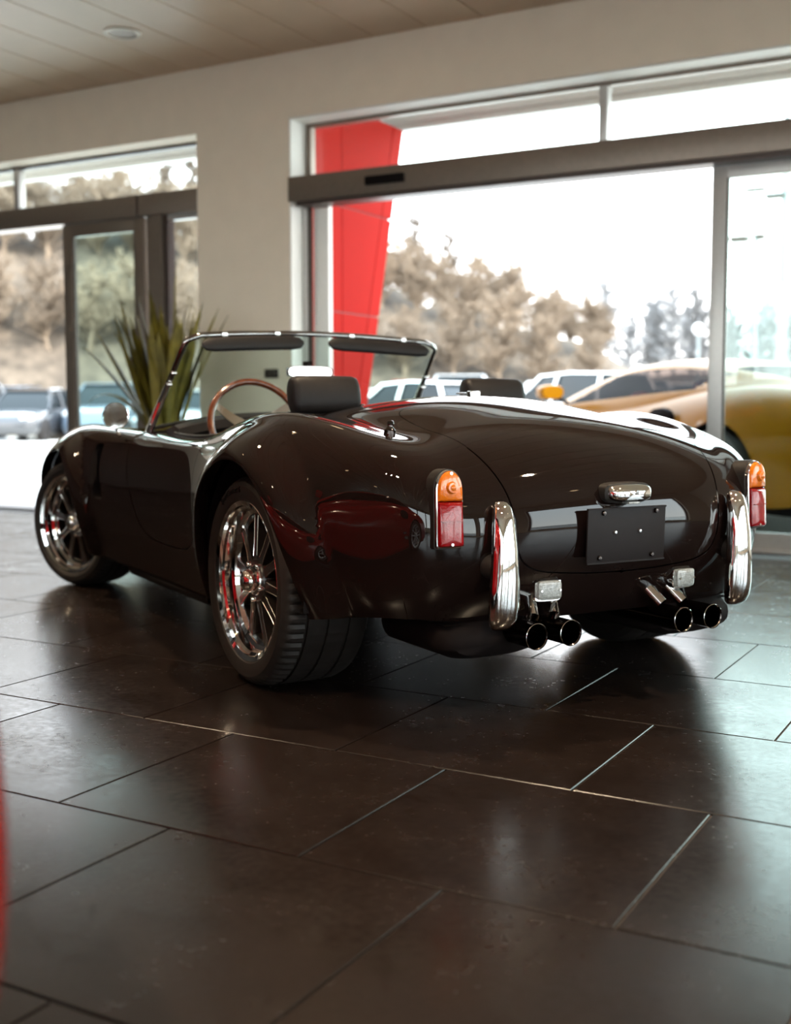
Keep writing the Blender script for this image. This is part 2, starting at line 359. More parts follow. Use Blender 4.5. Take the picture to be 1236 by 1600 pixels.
# ---------------------------------------------------------------- roadster body surface (car frame: x forward from rear axle, y left, z up)
def bspline_basis(t, n):
    """rows: parameter values t in [0,n-1]; columns: n control points + 2 phantom ends"""
    t = np.atleast_1d(np.asarray(t, float)); B = np.zeros((len(t), n + 2))
    i = np.clip(np.floor(t).astype(int), 0, n - 2); f = t - i
    w = np.stack([(1 - f) ** 3, 3 * f ** 3 - 6 * f ** 2 + 4, -3 * f ** 3 + 3 * f ** 2 + 3 * f + 1, f ** 3], 1) / 6
    for k in range(4):
        B[np.arange(len(t)), i + k] += w[:, k]
    return B

SECT = [  # x, zc, yv, zv, yf, zf, ys, zs, yb, zb
    (3.02, .52, .24, .52, .40, .50, .50, .42, .42, .30),
    (2.96, .60, .29, .595, .49, .575, .62, .45, .54, .245),
    (2.82, .655, .34, .64, .575, .685, .735, .48, .64, .205),
    (2.60, .70, .39, .675, .625, .752, .80, .50, .70, .19),
    (2.30, .745, .43, .71, .655, .782, .82, .52, .74, .19),
    (2.02, .775, .46, .735, .668, .772, .815, .52, .74, .19),
    (1.76, .80, .49, .752, .672, .757, .785, .52, .73, .186),
    (1.50, .815, .51, .757, .672, .742, .764, .52, .725, .185),
    (1.20, .81, .525, .748, .675, .730, .755, .52, .72, .185),
    (.90, .81, .53, .742, .68, .728, .755, .52, .72, .185),
    (.65, .825, .535, .757, .683, .745, .765, .53, .725, .185),
    (.43, .85, .537, .783, .688, .785, .79, .54, .735, .19),
    (.20, .878, .535, .803, .692, .826, .82, .55, .755, .205),
    (.0, .889, .53, .806, .688, .842, .836, .55, .77, .225),
    (-.2, .872, .52, .790, .670, .820, .828, .54, .755, .245),
    (-.4, .838, .505, .760, .642, .776, .785, .51, .71, .26)]
TAIL = [  # per line, the stations that wrap down over the tail
    [(-.555, 0, .798), (-.68, 0, .742), (-.765, 0, .655), (-.800, 0, .548), (-.792, 0, .45), (-.765, 0, .37), (-.73, 0, .31), (-.68, 0, .26)],
    [(-.553, .22, .792), (-.675, .22, .731), (-.757, .217, .646), (-.790, .213, .546), (-.784, .21, .45), (-.76, .206, .375), (-.725, .203, .315), (-.68, .20, .26)],
    [(-.55, .40, .765), (-.668, .395, .705), (-.741, .39, .625), (-.768, .388, .536), (-.764, .385, .45), (-.745, .382, .38), (-.715, .38, .32), (-.675, .376, .265)],
    [(-.545, .50, .743), (-.658, .492, .69), (-.724, .486, .614), (-.748, .482, .53), (-.747, .478, .45), (-.73, .474, .385), (-.705, .47, .325), (-.67, .465, .27)],
    [(-.54, .612, .733), (-.642, .588, .684), (-.698, .573, .606), (-.717, .563, .526), (-.717, .555, .45), (-.705, .548, .385), (-.685, .54, .33), (-.655, .53, .275)],
    [(-.53, .675, .702), (-.617, .648, .645), (-.664, .629, .579), (-.684, .615, .511), (-.686, .605, .445), (-.677, .596, .385), (-.66, .586, .33), (-.635, .575, .28)],
    [(-.50, .728, .618), (-.568, .698, .568), (-.612, .672, .518), (-.636, .655, .468), (-.643, .643, .42), (-.638, .634, .37), (-.624, .625, .325), (-.60, .615, .28)],
    [(-.46, .762, .475), (-.50, .742, .445), (-.532, .722, .413), (-.553, .704, .382), (-.564, .690, .355), (-.568, .677, .33), (-.567, .664, .305), (-.56, .65, .28)],
    [(-.42, .742, .362), (-.444, .731, .348), (-.465, .72, .335), (-.482, .71, .322), (-.494, .701, .31), (-.502, .692, .298), (-.507, .684, .287), (-.51, .675, .275)],
    [(-.412, .708, .262), (-.42, .706, .263), (-.428, .704, .264), (-.436, .702, .265), (-.443, .699, .266), (-.45, .696, .267), (-.455, .693, .268), (-.46, .69, .27)]]

def control_net():
    N = len(SECT) + 8
    P = np.zeros((N, 10, 3))
    for i, (x, zc, yv, zv, yf, zf, ys, zs, yb, zb) in enumerate(SECT):
        k = yv / .5
        P[i] = [(x, 0, zc), (x, .22 * k, zc - .18 * (zc - zv)), (x, .405 * k, zv + .32 * (zc - zv)), (x, yv, zv),
                (x, yf, zf), (x, yf + .58 * (ys - yf), zf - .22 * (zf - zs)), (x, yf + .90 * (ys - yf), zf - .58 * (zf - zs)),
                (x, ys, zs), (x, ys - .28 * (ys - yb), zb + .47 * (zs - zb)), (x, yb, zb)]
    for j in range(10):
        P[len(SECT):, j] = TAIL[j]
    return P

CN = control_net()
NU, NV = CN.shape[0], CN.shape[1]

def phantom(P):
    a = np.concatenate([2 * P[:1] - P[1:2], P, 2 * P[-1:] - P[-2:-1]], 0)
    m = a[:, 1:2] * np.array([1, -1, 1])                       # symmetric about the centre line
    return np.concatenate([m, a, 2 * a[:, -1:] - a[:, -2:-1]], 1)

def _eval(P, u, v):
    Bu, Bv = bspline_basis(u, NU), bspline_basis(v, NV)
    return np.einsum('ni,nj,ijk->nk', Bu, Bv, phantom(P), optimize=True)

_gi, _gj = np.meshgrid(np.arange(NU), np.arange(NV), indexing='ij')
for _ in range(2):
    CN = CN + .5 * (control_net() - _eval(CN, _gi.ravel(), _gj.ravel()).reshape(NU, NV, 3))
CN[:, 0, 1] = 0
PH = phantom(CN)
ARCH = [(0.0, .325, .372, .105, .060), (2.286, .305, .352, .095, .045)]   # x, z, radius, flare width, flare depth

def surf(u, v):
    u = np.clip(u, 0, NU - 1); v = np.asarray(v, float)
    vo = np.clip(v, 0, NV - 1)
    Bu, Bv = bspline_basis(u, NU), bspline_basis(vo, NV)
    T = np.einsum('ni,ijk->njk', Bu, PH)
    S = np.einsum('njk,nj->nk', T, Bv)
    for ax, az, R, w, A in ARCH:
        r = np.hypot(S[:, 0] - ax, S[:, 2] - az)
        t = np.clip((R + w - r) / w, -2, 1.2)
        t = .5 * (t + np.sqrt(t * t + .005))                    # softened crease
        g = np.clip((S[:, 1] - .58) / .12, 0, 1); g = g * g * (3 - 2 * g)
        S[:, 1] += g * A * np.clip(t, 0, 1.3) * (2 - np.clip(t, 0, 1.3)) * (r < R + 3 * w)
    return S

def surf_n(u, v):
    e = 1e-3
    du = surf(np.clip(u + e, 0, NU - 1), v) - surf(np.clip(u - e, 0, NU - 1), v)
    dv = surf(u, np.clip(v + e, 0, NV - 1)) - surf(u, np.clip(v - e, 0, NV - 1))
    n = np.cross(dv, du); n /= np.maximum(np.linalg.norm(n, axis=1, keepdims=True), 1e-9)
    return n

_su, _sv = [a.ravel() for a in np.meshgrid(np.linspace(0, NU - 1, 231), np.linspace(0, NV - 1, 91), indexing='ij')]
_SS = surf(_su, _sv)

def invert(targets, axes, vmin=0, vmax=9, umin=0, umax=99):
    """uv whose surface point matches the two given coordinates (e.g. x,z in side view)"""
    ok = (_sv >= vmin) & (_sv <= vmax) & (_su >= umin) & (_su <= umax)
    S, su, sv = _SS[ok], _su[ok], _sv[ok]; out = []
    for tx in targets:
        d = ((S[:, axes] - np.array(tx)) ** 2).sum(1); i = d.argmin(); p = np.array([su[i], sv[i]])
        for _ in range(8):
            e = 1e-3
            s0 = surf(p[:1], p[1:])[0, axes]
            J = np.stack([(surf(p[:1] + e, p[1:])[0, axes] - s0) / e, (surf(p[:1], p[1:] + e)[0, axes] - s0) / e], 1)
            st = np.linalg.lstsq(J, np.array(tx) - s0, rcond=1e-6)[0]
            p = np.clip(p + np.clip(st, -.5, .5), [0, 0], [NU - 1, NV - 1])
        out.append(p)
    return np.array(out)
# ---------------------------------------------------------------- roadster: trimmed panels cut from the surface
def pin(P, poly):
    x, y = P[:, 0], P[:, 1]; ins = np.zeros(len(P), bool); n = len(poly)
    for i in range(n):
        x0, y0 = poly[i]; x1, y1 = poly[(i + 1) % n]
        c = ((y0 > y) != (y1 > y)); 
        with np.errstate(divide='ignore', invalid='ignore'): ins ^= c & (x < (x1 - x0) * (y - y0) / (y1 - y0) + x0)
    return ins
def smooth_path(pts, n):
    """Catmull-Rom resampling of an open 2D/3D path, evenly spaced"""
    P = np.array(pts, float); Q = np.vstack([2 * P[0] - P[1], P, 2 * P[-1] - P[-2]]); out = []
    for i in range(1, len(Q) - 2):
        for t in np.linspace(0, 1, 12, endpoint=False):
            out.append(.5 * (2 * Q[i] + (Q[i + 1] - Q[i - 1]) * t + (2 * Q[i - 1] - 5 * Q[i] + 4 * Q[i + 1] - Q[i + 2]) * t * t + (3 * Q[i] - Q[i - 1] - 3 * Q[i + 1] + Q[i + 2]) * t ** 3))
    out.append(P[-1]); out = np.array(out)
    d = np.r_[0, np.cumsum(np.linalg.norm(np.diff(out, axis=0), axis=1))]
    return np.stack([np.interp(np.linspace(0, d[-1], n), d, out[:, k]) for k in range(out.shape[1])], 1)
def offset_path(P, d):
    t = np.gradient(P, axis=0); t /= np.linalg.norm(t, axis=1, keepdims=True)
    return P + d * np.stack([-t[:, 1], t[:, 0]], 1)

def arch_uv(ax, az, R):
    a = np.radians(np.linspace(-28, 208, 90)); pts = [(ax + R * math.cos(t), az + R * math.sin(t)) for t in a]
    uv = invert(pts, [0, 2], vmin=4.6)
    S = surf(uv[:, 0], uv[:, 1]); ok = np.hypot(S[:, 0] - [p[0] for p in pts], S[:, 2] - [p[1] for p in pts]) < .004
    uv = uv[ok & (uv[:, 1] < NV - 1.01)]
    return np.vstack([[uv[0, 0], NV - .6], uv, [uv[-1, 0], NV - .6]])
def trunk_uv(off):
    top = [(-.112, -.02), (-.112, .0), (-.115, .15), (-.122, .27), (-.138, .335), (-.172, .376), (-.225, .398), (-.31, .412), (-.42, .42), (-.53, .419), (-.60, .412)]
    rear = [(.40, .70), (.387, .66), (.374, .61), (.366, .56), (.362, .51), (.355, .47), (.338, .437), (.305, .415), (.26, .403), (.2, .397), (.1, .391), (0, .389), (-.02, .389)]
    a = offset_path(smooth_path(top, 50), off)
    b = offset_path(smooth_path([(.412, .735)] + rear, 50), off)
    ua = invert(np.clip(a, [-9, 0], [9, 9]), [0, 1], vmax=3.6, umin=11); ub = invert(np.clip(b, [0, 0], [9, 9]), [1, 2], vmax=3.6, umin=16.2)
    ua = ua[ua[:, 0] < ub[0, 0] - .05]
    p = np.vstack([ua[a[:len(ua), 1] >= 0], ub[b[:, 0] >= 0]])
    return np.vstack([[p[0, 0], -.5], p, [p[-1, 0], -.5]])
def door_uv(off):
    pts = [(1.50, .80), (1.478, .735), (1.465, .69), (1.43, .61), (1.385, .525), (1.335, .445), (1.27, .382), (1.18, .345), (1.06, .330), (.92, .329), (.80, .332), (.70, .345), (.635, .385), (.61, .45), (.603, .55), (.605, .65), (.612, .735), (.62, .80)]
    a = offset_path(smooth_path(pts, 110), off); a = a[(a[:, 1] < .715)]
    uv = invert(a, [0, 2], vmin=4.4)
    return np.vstack([[uv[0, 0], 3.2], uv, [uv[-1, 0], 3.2]])
def cockpit_uv():
    pts = [(1.415, -.02), (1.415, 0), (1.425, .25), (1.405, .45), (1.36, .555), (1.25, .602), (1.08, .617), (.9, .619), (.74, .610), (.60, .575), (.50, .515), (.425, .42), (.385, .28), (.37, .12), (.365, 0), (.365, -.02)]
    a = smooth_path(pts, 90); a = a[a[:, 1] >= 0]; uv = invert(a, [0, 1], vmax=4.6, umin=6, umax=13)
    return np.vstack([[uv[0, 0], -.5], uv, [uv[-1, 0], -.5]])
def vent_uv():
    pts = smooth_path([(1.86, .665), (1.845, .69), (1.775, .69), (1.76, .665), (1.725, .48), (1.735, .455), (1.80, .455), (1.82, .48), (1.86, .665)], 40)[:-1]
    return invert(pts, [0, 2], vmin=4.6)

AU, AV = .17, .165
LOOPS = {'arch_r': arch_uv(*ARCH[0][:3]), 'arch_f': arch_uv(*ARCH[1][:3]), 'lid_o': trunk_uv(.0022), 'lid_i': trunk_uv(-.0022),
         'door_o': door_uv(.0022), 'door_i': door_uv(-.0022), 'cock': cockpit_uv(), 'vent': vent_uv()}
def poly_area(p): return .5 * np.sum(p[:, 0] * np.roll(p[:, 1], -1) - np.roll(p[:, 0], -1) * p[:, 1])
for a, b in (('lid_o', 'lid_i'), ('door_o', 'door_i')):                # the hole is the larger loop
    if abs(poly_area(LOOPS[a])) < abs(poly_area(LOOPS[b])): LOOPS[a], LOOPS[b] = LOOPS[b], LOOPS[a]

def triangulate():
    ug = np.concatenate([np.linspace(0, NU - 1, 24 * 9)]); vg = np.linspace(0, NV - 1, 84)
    G = np.stack(np.meshgrid(ug, vg, indexing='ij'), -1).reshape(-1, 2) * [AU, AV]
    rectm = np.isclose(G[:, 0], 0) | np.isclose(G[:, 0], (NU - 1) * AU) | np.isclose(G[:, 1], 0) | np.isclose(G[:, 1], (NV - 1) * AV)
    keep = np.ones(len(G), bool); pts, edges = [], []
    for nm, uv in LOOPS.items():
        q = uv * [AU, AV]; close = nm == 'vent'
        for k in range(len(q) if close else len(q) - 1):
            a, b = q[k], q[(k + 1) % len(q)]; d = b - a; L2 = max(d @ d, 1e-12)
            t = np.clip(((G - a) @ d) / L2, 0, 1); dist = np.linalg.norm(G - a - t[:, None] * d, axis=1)
            keep &= (dist > .0055) | rectm
        b0 = len(pts); pts += [tuple(p) for p in q]; edges += [(b0 + k, b0 + (k + 1) % len(q)) for k in range(len(q) if close else len(q) - 1)]
    g = G[keep]; b0 = len(pts); allp = [Vector(p) for p in pts] + [Vector(p) for p in g]
    V, E, F, *_ = geometry.delaunay_2d_cdt(allp, edges, [], 0, 1e-6)
    return np.array([(v.x / AU, v.y / AV) for v in V]), np.array([tuple(f) for f in F])
UV, TRI = triangulate()
UVc = np.clip(UV, 0, [NU - 1, NV - 1])
cen = UV[TRI].mean(1)
inside = (cen[:, 1] > 0) & (cen[:, 1] < NV - 1) & (cen[:, 0] > 0) & (cen[:, 0] < NU - 1)
IN = {k: pin(cen, p) for k, p in LOOPS.items()}
cut = IN['arch_r'] | IN['arch_f'] | IN['cock'] | IN['vent']
sel = {'body': inside & ~cut & ~IN['lid_o'] & ~IN['door_o'], 'lid': inside & IN['lid_i'] & ~IN['cock'], 'door': inside & IN['door_i'] & ~IN['cock'],
       'lidgap': inside & IN['lid_o'] & ~IN['lid_i'], 'doorgap': inside & IN['door_o'] & ~IN['door_i'] & ~IN['cock']}
PTS, NRM = surf(UVc[:, 0], UVc[:, 1]), surf_n(UVc[:, 0], UVc[:, 1])
MIR = np.array([1, -1, 1.])
def panel(mask, side, sink=0.):
    t = TRI[mask]; ids, inv = np.unique(t, return_inverse=True); t = inv.reshape(-1, 3)
    p, n = PTS[ids] - NRM[ids] * sink, NRM[ids]
    fn = np.cross(p[t[:, 1]] - p[t[:, 0]], p[t[:, 2]] - p[t[:, 0]]); flip = (fn * n[t].mean(1)).sum(1) < 0
    t[flip] = t[flip][:, ::-1]
    if side < 0: p, n, t = p * MIR, n * MIR, t[:, ::-1]
    return p, t, n
def panel_obj(name, mask, sides, m, parent, sink=0.):
    P, T, N = [], [], []; b = 0
    for s in sides:
        p, t, n = panel(mask, s, sink); P.append(p); T.append(t + b); N.append(n); b += len(p)
    return obj(name, np.vstack(P).tolist(), np.vstack(T).tolist(), m, parent, 180, np.vstack(N).tolist())

CAR = empty('roadster', (-1.7067, 3.5453, 0), 2.59797)
tag(CAR, 'black open-top two-seat roadster with chrome overriders standing on the dark tiled floor', 'car')
panel_obj('body_shell', sel['body'], (1, -1), M_black, CAR)
lid = panel_obj('trunk_lid', sel['lid'], (1, -1), M_black, CAR)
panel_obj('shut_line', sel['lidgap'], (1, -1), M_dark, lid, .006)
for s in (1, -1):
    d = panel_obj('door', sel['door'], (s,), M_black, CAR); panel_obj('shut_line', sel['doorgap'], (s,), M_dark, d, .006)
    # arch lips and inner liners
    for k, (ax, az, R, w, A) in enumerate(ARCH):
        uv = LOOPS['arch_r' if k == 0 else 'arch_f'][1:-1]; p = surf(uv[:, 0], uv[:, 1]); r0, r1, r2, r3 = [], [], [], []
        for q in p:
            dx, dz = q[0] - ax, q[2] - az; L = math.hypot(dx, dz); ux, uz = dx / L, dz / L
            r0.append((q[0], s * q[1], q[2])); r1.append((q[0] - ux * .006, s * (q[1] - .001), q[2] - uz * .006))
            r2.append((q[0] - ux * .007, s * (q[1] - .012), q[2] - uz * .007)); r3.append((q[0] + ux * .01, s * (q[1] - .05), q[2] + uz * .01))
        m = MB(); m.loft([r0, r1, r2, r3], closed=False); 
        if s > 0: m.f = [tuple(reversed(f)) for f in m.f]
        m.build('arch_lip', M_black, CAR, 60)
        ring = lambda y, rr: [(ax + rr * math.cos(t), s * y, max(.275 if k == 0 else .2, az + rr * math.sin(t))) for t in np.radians(np.linspace(-25, 205, 40))]
        m = MB(); m.loft([ring(.80 if k == 0 else .775, R + .012), ring(.40, R + .012), ring(.40, .02)], closed=False); m.build('wheel_well', M_dark, CAR, 60)
    # front-wing air vent: recessed box with slats
    uv = LOOPS['vent']; p = surf(uv[:, 0], uv[:, 1]); m = MB()
    m.loft([[(q[0], s * q[1], q[2]) for q in p], [(q[0], s * (q[1] - .04), q[2]) for q in p]], closed=True, caps=False)
    m.box((1.71, s * .70, .44), (1.87, s * .712, .70)); vb = m.build('side_vent', M_dark, CAR, 40)
    for q in range(4): MB().box((1.745 + .008 * q, s * .742, .49 + .045 * q), (1.81 + .008 * q, s * .757, .496 + .045 * q)).build('vent_slat', M_blackchrome, vb, 0)

# underbody, sill tubes
m = MB(); m.box((.42, -.70, .165), (1.86, .70, .20), .01); m.box((-.66, -.40, .26), (.42, .40, .30)); m.box((1.86, -.42, .2), (2.9, .42, .24)); m.build('floor_pan', M_dark, CAR)
m = MB()
m.loft([[(x, y, z) for x, y, z in ((-.672, yy, .262), (-.45, yy * .98, .262))] for yy in np.linspace(-.52, .52, 9)], closed=False); m.build('rear_valance', M_dark, CAR)
for s in (1, -1): MB().tube([(.62, s * .695, .165), (1.55, s * .695, .165)], .022, 10).build('sill_tube', M_dark, CAR)
# inner tub
uv = LOOPS['cock'][1:-1]; p = surf(uv[:, 0], uv[:, 1]); full = [tuple(q) for q in p] + [(q[0], -q[1], q[2]) for q in p[::-1]]
m = MB(); low = [(1.0 + (x - .95) * .98, y * .97, .30) for x, y, z in full]
m.loft([[(x, y, z - .003) for x, y, z in full], [(x + (.95 - x) * .02, y * .985, z - .03) for x, y, z in full], low], closed=True, caps=False)
m.f.append(tuple(range(2 * len(full), 3 * len(full)))); m.build('cockpit_tub', M_leather, CAR, 50)
m = MB(); m.tube([(x, y, z + .002) for x, y, z in full], .007, 8, closed=True); m.build('cockpit_piping', M_leather, CAR, 60)

# dashboard with padded roll, tunnel
m = MB(); rings = []
for y in np.linspace(-.60, .60, 17):
    k = 1 - (abs(y) / .62) ** 3; zt = .752 + .06 * k; x = 1.40 - .03 * (1 - k)
    rings.append([(x, y, zt), (x - .10, y, zt + .018), (x - .155, y, zt + .005), (x - .165, y, zt - .03), (x - .14, y, zt - .055), (x - .13, y, .56), (x, y, .54)])
m.loft(rings, closed=True); dash = m.build('dashboard', M_leather, CAR, 50)
for y in (.44, .28, .08, -.04, -.16): MB().lathe([(.04, -.012), (.04, -.02), (.034, -.022), (.0, -.018)], 20, 'x', (1.27, y, .66)).build('gauge', M_chrome, dash, 40)
MB().box((.45, -.10, .30), (1.30, .10, .46), .03).build('transmission_tunnel', M_leather, CAR)

# seats with headrests
def seat(y):
    m = MB(); rings = []
    for z, xc, t, hw in ((.34, .52, .10, .20), (.5, .50, .11, .225), (.65, .475, .11, .23), (.76, .45, .10, .225), (.815, .435, .075, .20), (.83, .43, .04, .17)):
        rings.append(ellipse_ring((xc, y, z), t / 2 + .02, hw, (1, 0, 0), (0, 1, 0), 20, 3.5))
    m.loft(rings); s = m.build('seat', M_leather, CAR, 60)
    MB().box((.50, y - .22, .30), (1.0, y + .22, .42), .045).build('seat_cushion', M_leather, s)
    m = MB(); rings = []
    for yy, k in ((-.128, .72), (-.122, .92), (-.105, 1), (0, 1.02), (.105, 1), (.122, .92), (.128, .72)):
        rings.append(ellipse_ring((.415, y + yy, .888), .043 * k, .068 * k, (.97, 0, -.22), (.22, 0, .97), 22, 2.7))
    m.loft(rings); m.build('headrest', M_leather, s, 50)
    for q in (-.06, .06): MB().tube([(.43, y + q, .78), (.42, y + q, .85)], .007, 8).build('headrest_post', M_chrome, s)
seat(.345); seat(-.365)

# steering wheel
cS = Vector((1.0, .355, .772)); ax = Vector((-.93, 0, .37)).normalized(); e1 = Vector((0, 1, 0)); e2 = ax.cross(e1)
if e2.z < 0: e2 = -e2
m = MB(); m.tube([cS + e1 * (.19 * math.cos(t)) + e2 * (.19 * math.sin(t)) for t in np.linspace(0, 2 * PI, 49)[:-1]], .0135, 12, closed=True); sw_ = m.build('steering_wheel', M_wood, CAR, 60)
for a in (90, 210, 330):
    t = math.radians(a + 180); d = e1 * math.cos(t) + e2 * math.sin(t); w = ax.cross(d)
    m = MB(); m.loft([[cS + d * r - ax * dep + w * hw + ax * th, cS + d * r - ax * dep - w * hw + ax * th, cS + d * r - ax * dep - w * hw - ax * th, cS + d * r - ax * dep + w * hw - ax * th] for r, hw, dep, th in ((.03, .024, .045, .002), (.11, .018, .03, .002), (.186, .014, .0, .002))])
    m.build('wheel_spoke', M_polish, sw_, 30)
m = MB(); m.tube([cS - ax * .01, cS - ax * .05, cS - ax * .051, cS - ax * .27], [.03, .035, .018, .018], 16); m.build('steering_column', M_dark, sw_, 40)

# windscreen: raked, slightly bowed pane in a chrome frame
def scr(a, b):
    """a across -1..1, b up 0..1"""
    base = Vector((1.52 + .075 * (1 - a * a), .625 * a, .752 + .062 * (1 - a * a))); top = Vector((1.165 + .06 * (1 - a * a), .575 * a, 1.128 + .028 * (1 - a * a)))
    return base.lerp(top, b)
m = MB(); m.loft([[scr(a, b) for a in np.linspace(-1, 1, 25)] for b in np.linspace(0, 1, 6)], closed=False); ws = m.build('windscreen', M_screen, CAR, 180)
pth = [scr(1, b) for b in np.linspace(.0, .93, 10)] + [scr(a, 1 - .05 * max(0, abs(a) - .93) / .07) for a in np.linspace(.985, -.985, 25)] + [scr(-1, b) for b in np.linspace(.93, .0, 10)]
m = MB(); m.tube(pth, .0125, 10, squash=.8); m.build('windscreen_frame', M_darkchrome, ws, 60)
m = MB(); m.tube([scr(a, .015) for a in np.linspace(-.99, .99, 25)], .009, 8); m.build('base_seal', M_rubber, ws, 60)
for s in (1, -1):
    m = MB(); b = scr(s, 0); t = scr(s, .55)
    m.loft([ellipse_ring(Vector(b) + Vector((.035, 0, -.05)), .030, .010, (1, 0, .35), (0, 1, 0), 12, 3), ellipse_ring(b, .026, .010, (1, 0, .6), (0, 1, 0), 12, 3), ellipse_ring(t, .011, .009, (1, 0, .8), (0, 1, 0), 12, 3)])
    pb = m.build('windscreen_pillar', M_chrome, ws, 50)
    for k in (.62, .50, .06): MB().lathe([(.0, .0), (.010, .0), (.010, .016), (.006, .020), (.0, .021)], 12, 'y', Vector(scr(s, k)) - Vector((.012, .010, 0))).build('wing_nut', M_chrome, pb, 40)
    # folded sun visor hanging below the top rail
    m = MB(); rings = []
    for a, k in ((.10, .25), (.13, .8), (.2, 1), (.5, 1.05), (.82, 1), (.88, .8), (.91, .25)):
        q = scr(s * a, 1.0) + Vector((-.028, 0, -.040)); rings.append(ellipse_ring(q, .030 * k, .011 * k, (-.25, 0, -.97), (.97, 0, -.25), 12, 2.4))
    m.loft(rings); sv_ = m.build('sun_visor', M_leather, ws, 60)
    for a in (.3, .72): m = MB(); q = scr(s * a, .99); m.box(q - Vector((.022, .012, .008)), q + Vector((.012, .012, .014)), .004); m.build('visor_clip', M_chrome, sv_)
# rear-view mirror on the screen
m = MB(); c0 = Vector((1.262, 0.0, .998)); m.loft([ellipse_ring(c0 + Vector((dx, 0, 0)), .108 * k, .026 * k, (0, 1, 0), (0, 0, 1), 24, 4) for dx, k in ((.018, .8), (.012, .98), (-.004, 1.0), (-.006, .97))]); rm = m.build('rear_view_mirror', M_blackchrome, CAR, 40)
m = MB(); m.loft([ellipse_ring(c0 + Vector((dx, 0, 0)), .1, .021, (0, 1, 0), (0, 0, 1), 24, 4) for dx in (-.0062, -.0075)]); m.build('mirror_glass', M_chrome, rm, 30)
MB().box(c0 + Vector((-.004, -.012, .022)), c0 + Vector((.05, .012, .046)), .004).build('mirror_mount', M_dark, rm)
# round door mirror
cm = Vector((1.60, .745, .812)); ad = Vector((-.97, .12, -.02)).normalized(); f1 = ad.orthogonal().normalized(); f2 = ad.cross(f1)
m = MB(); m.loft([[cm + ad * h + (f1 * math.cos(t) + f2 * math.sin(t)) * r for t in np.linspace(0, 2 * PI, 29)[:-1]] for h, r in ((-.045, .012), (-.035, .036), (-.012, .052), (.004, .056), (.008, .053), (.006, .051))]); dm = m.build('door_mirror', M_chrome, CAR, 40)
m = MB(); m.loft([[cm + ad * h + (f1 * math.cos(t) + f2 * math.sin(t)) * .0505 for t in np.linspace(0, 2 * PI, 29)[:-1]] for h in (.003, .0058)]); m.build('mirror_glass', M_chrome, dm, 30)
m = MB(); m.tube([cm - ad * .03 - Vector((0, 0, .035)), cm + Vector((-.005, -.015, -.085))], .007, 8); m.build('mirror_stalk', M_chrome, dm)

def at_surf(pt, axes, **k):
    uv = invert([pt], axes, **k); return Vector(surf(uv[:, 0], uv[:, 1])[0]), Vector(surf_n(uv[:, 0], uv[:, 1])[0])
# aerial base stud, deck latch, tonneau studs
q, n = at_surf((-.36, .515), [0, 1], vmax=4, umin=11)
m = MB(); m.lathe([(.0, -.005), (.017, -.005), (.017, .010), (.013, .014), (.009, .020), (.009, .026), (.011, .028), (.008, .036), (.0, .038)], 18, 'z'); m.xf(Matrix.Translation(q) @ n.to_track_quat('Z', 'Y').to_matrix().to_4x4()); m.build('aerial_stud', M_blackchrome, CAR, 40)
q, n = at_surf((-.01, .0), [0, 1], vmax=2, umin=11)
MB().box(q + Vector((-.012, -.02, -.003)), q + Vector((.012, .02, .014)), .003).box(q + Vector((.012, -.006, .004)), q + Vector((.10, .006, .010)), .002).build('deck_latch', M_chrome, CAR)
for x_, y_ in ((.33, .24), (.26, .46), (.33, -.24), (.26, -.46), (.31, 0)):
    q, n = at_surf((x_, abs(y_)), [0, 1], vmax=4, umin=10); q.y = math.copysign(q.y, y_)
    MB().lathe([(.0, -.003), (.009, -.003), (.009, .006), (.005, .010), (.0, .011)], 12, 'z', q).build('tonneau_stud', M_blackchrome, CAR, 40)

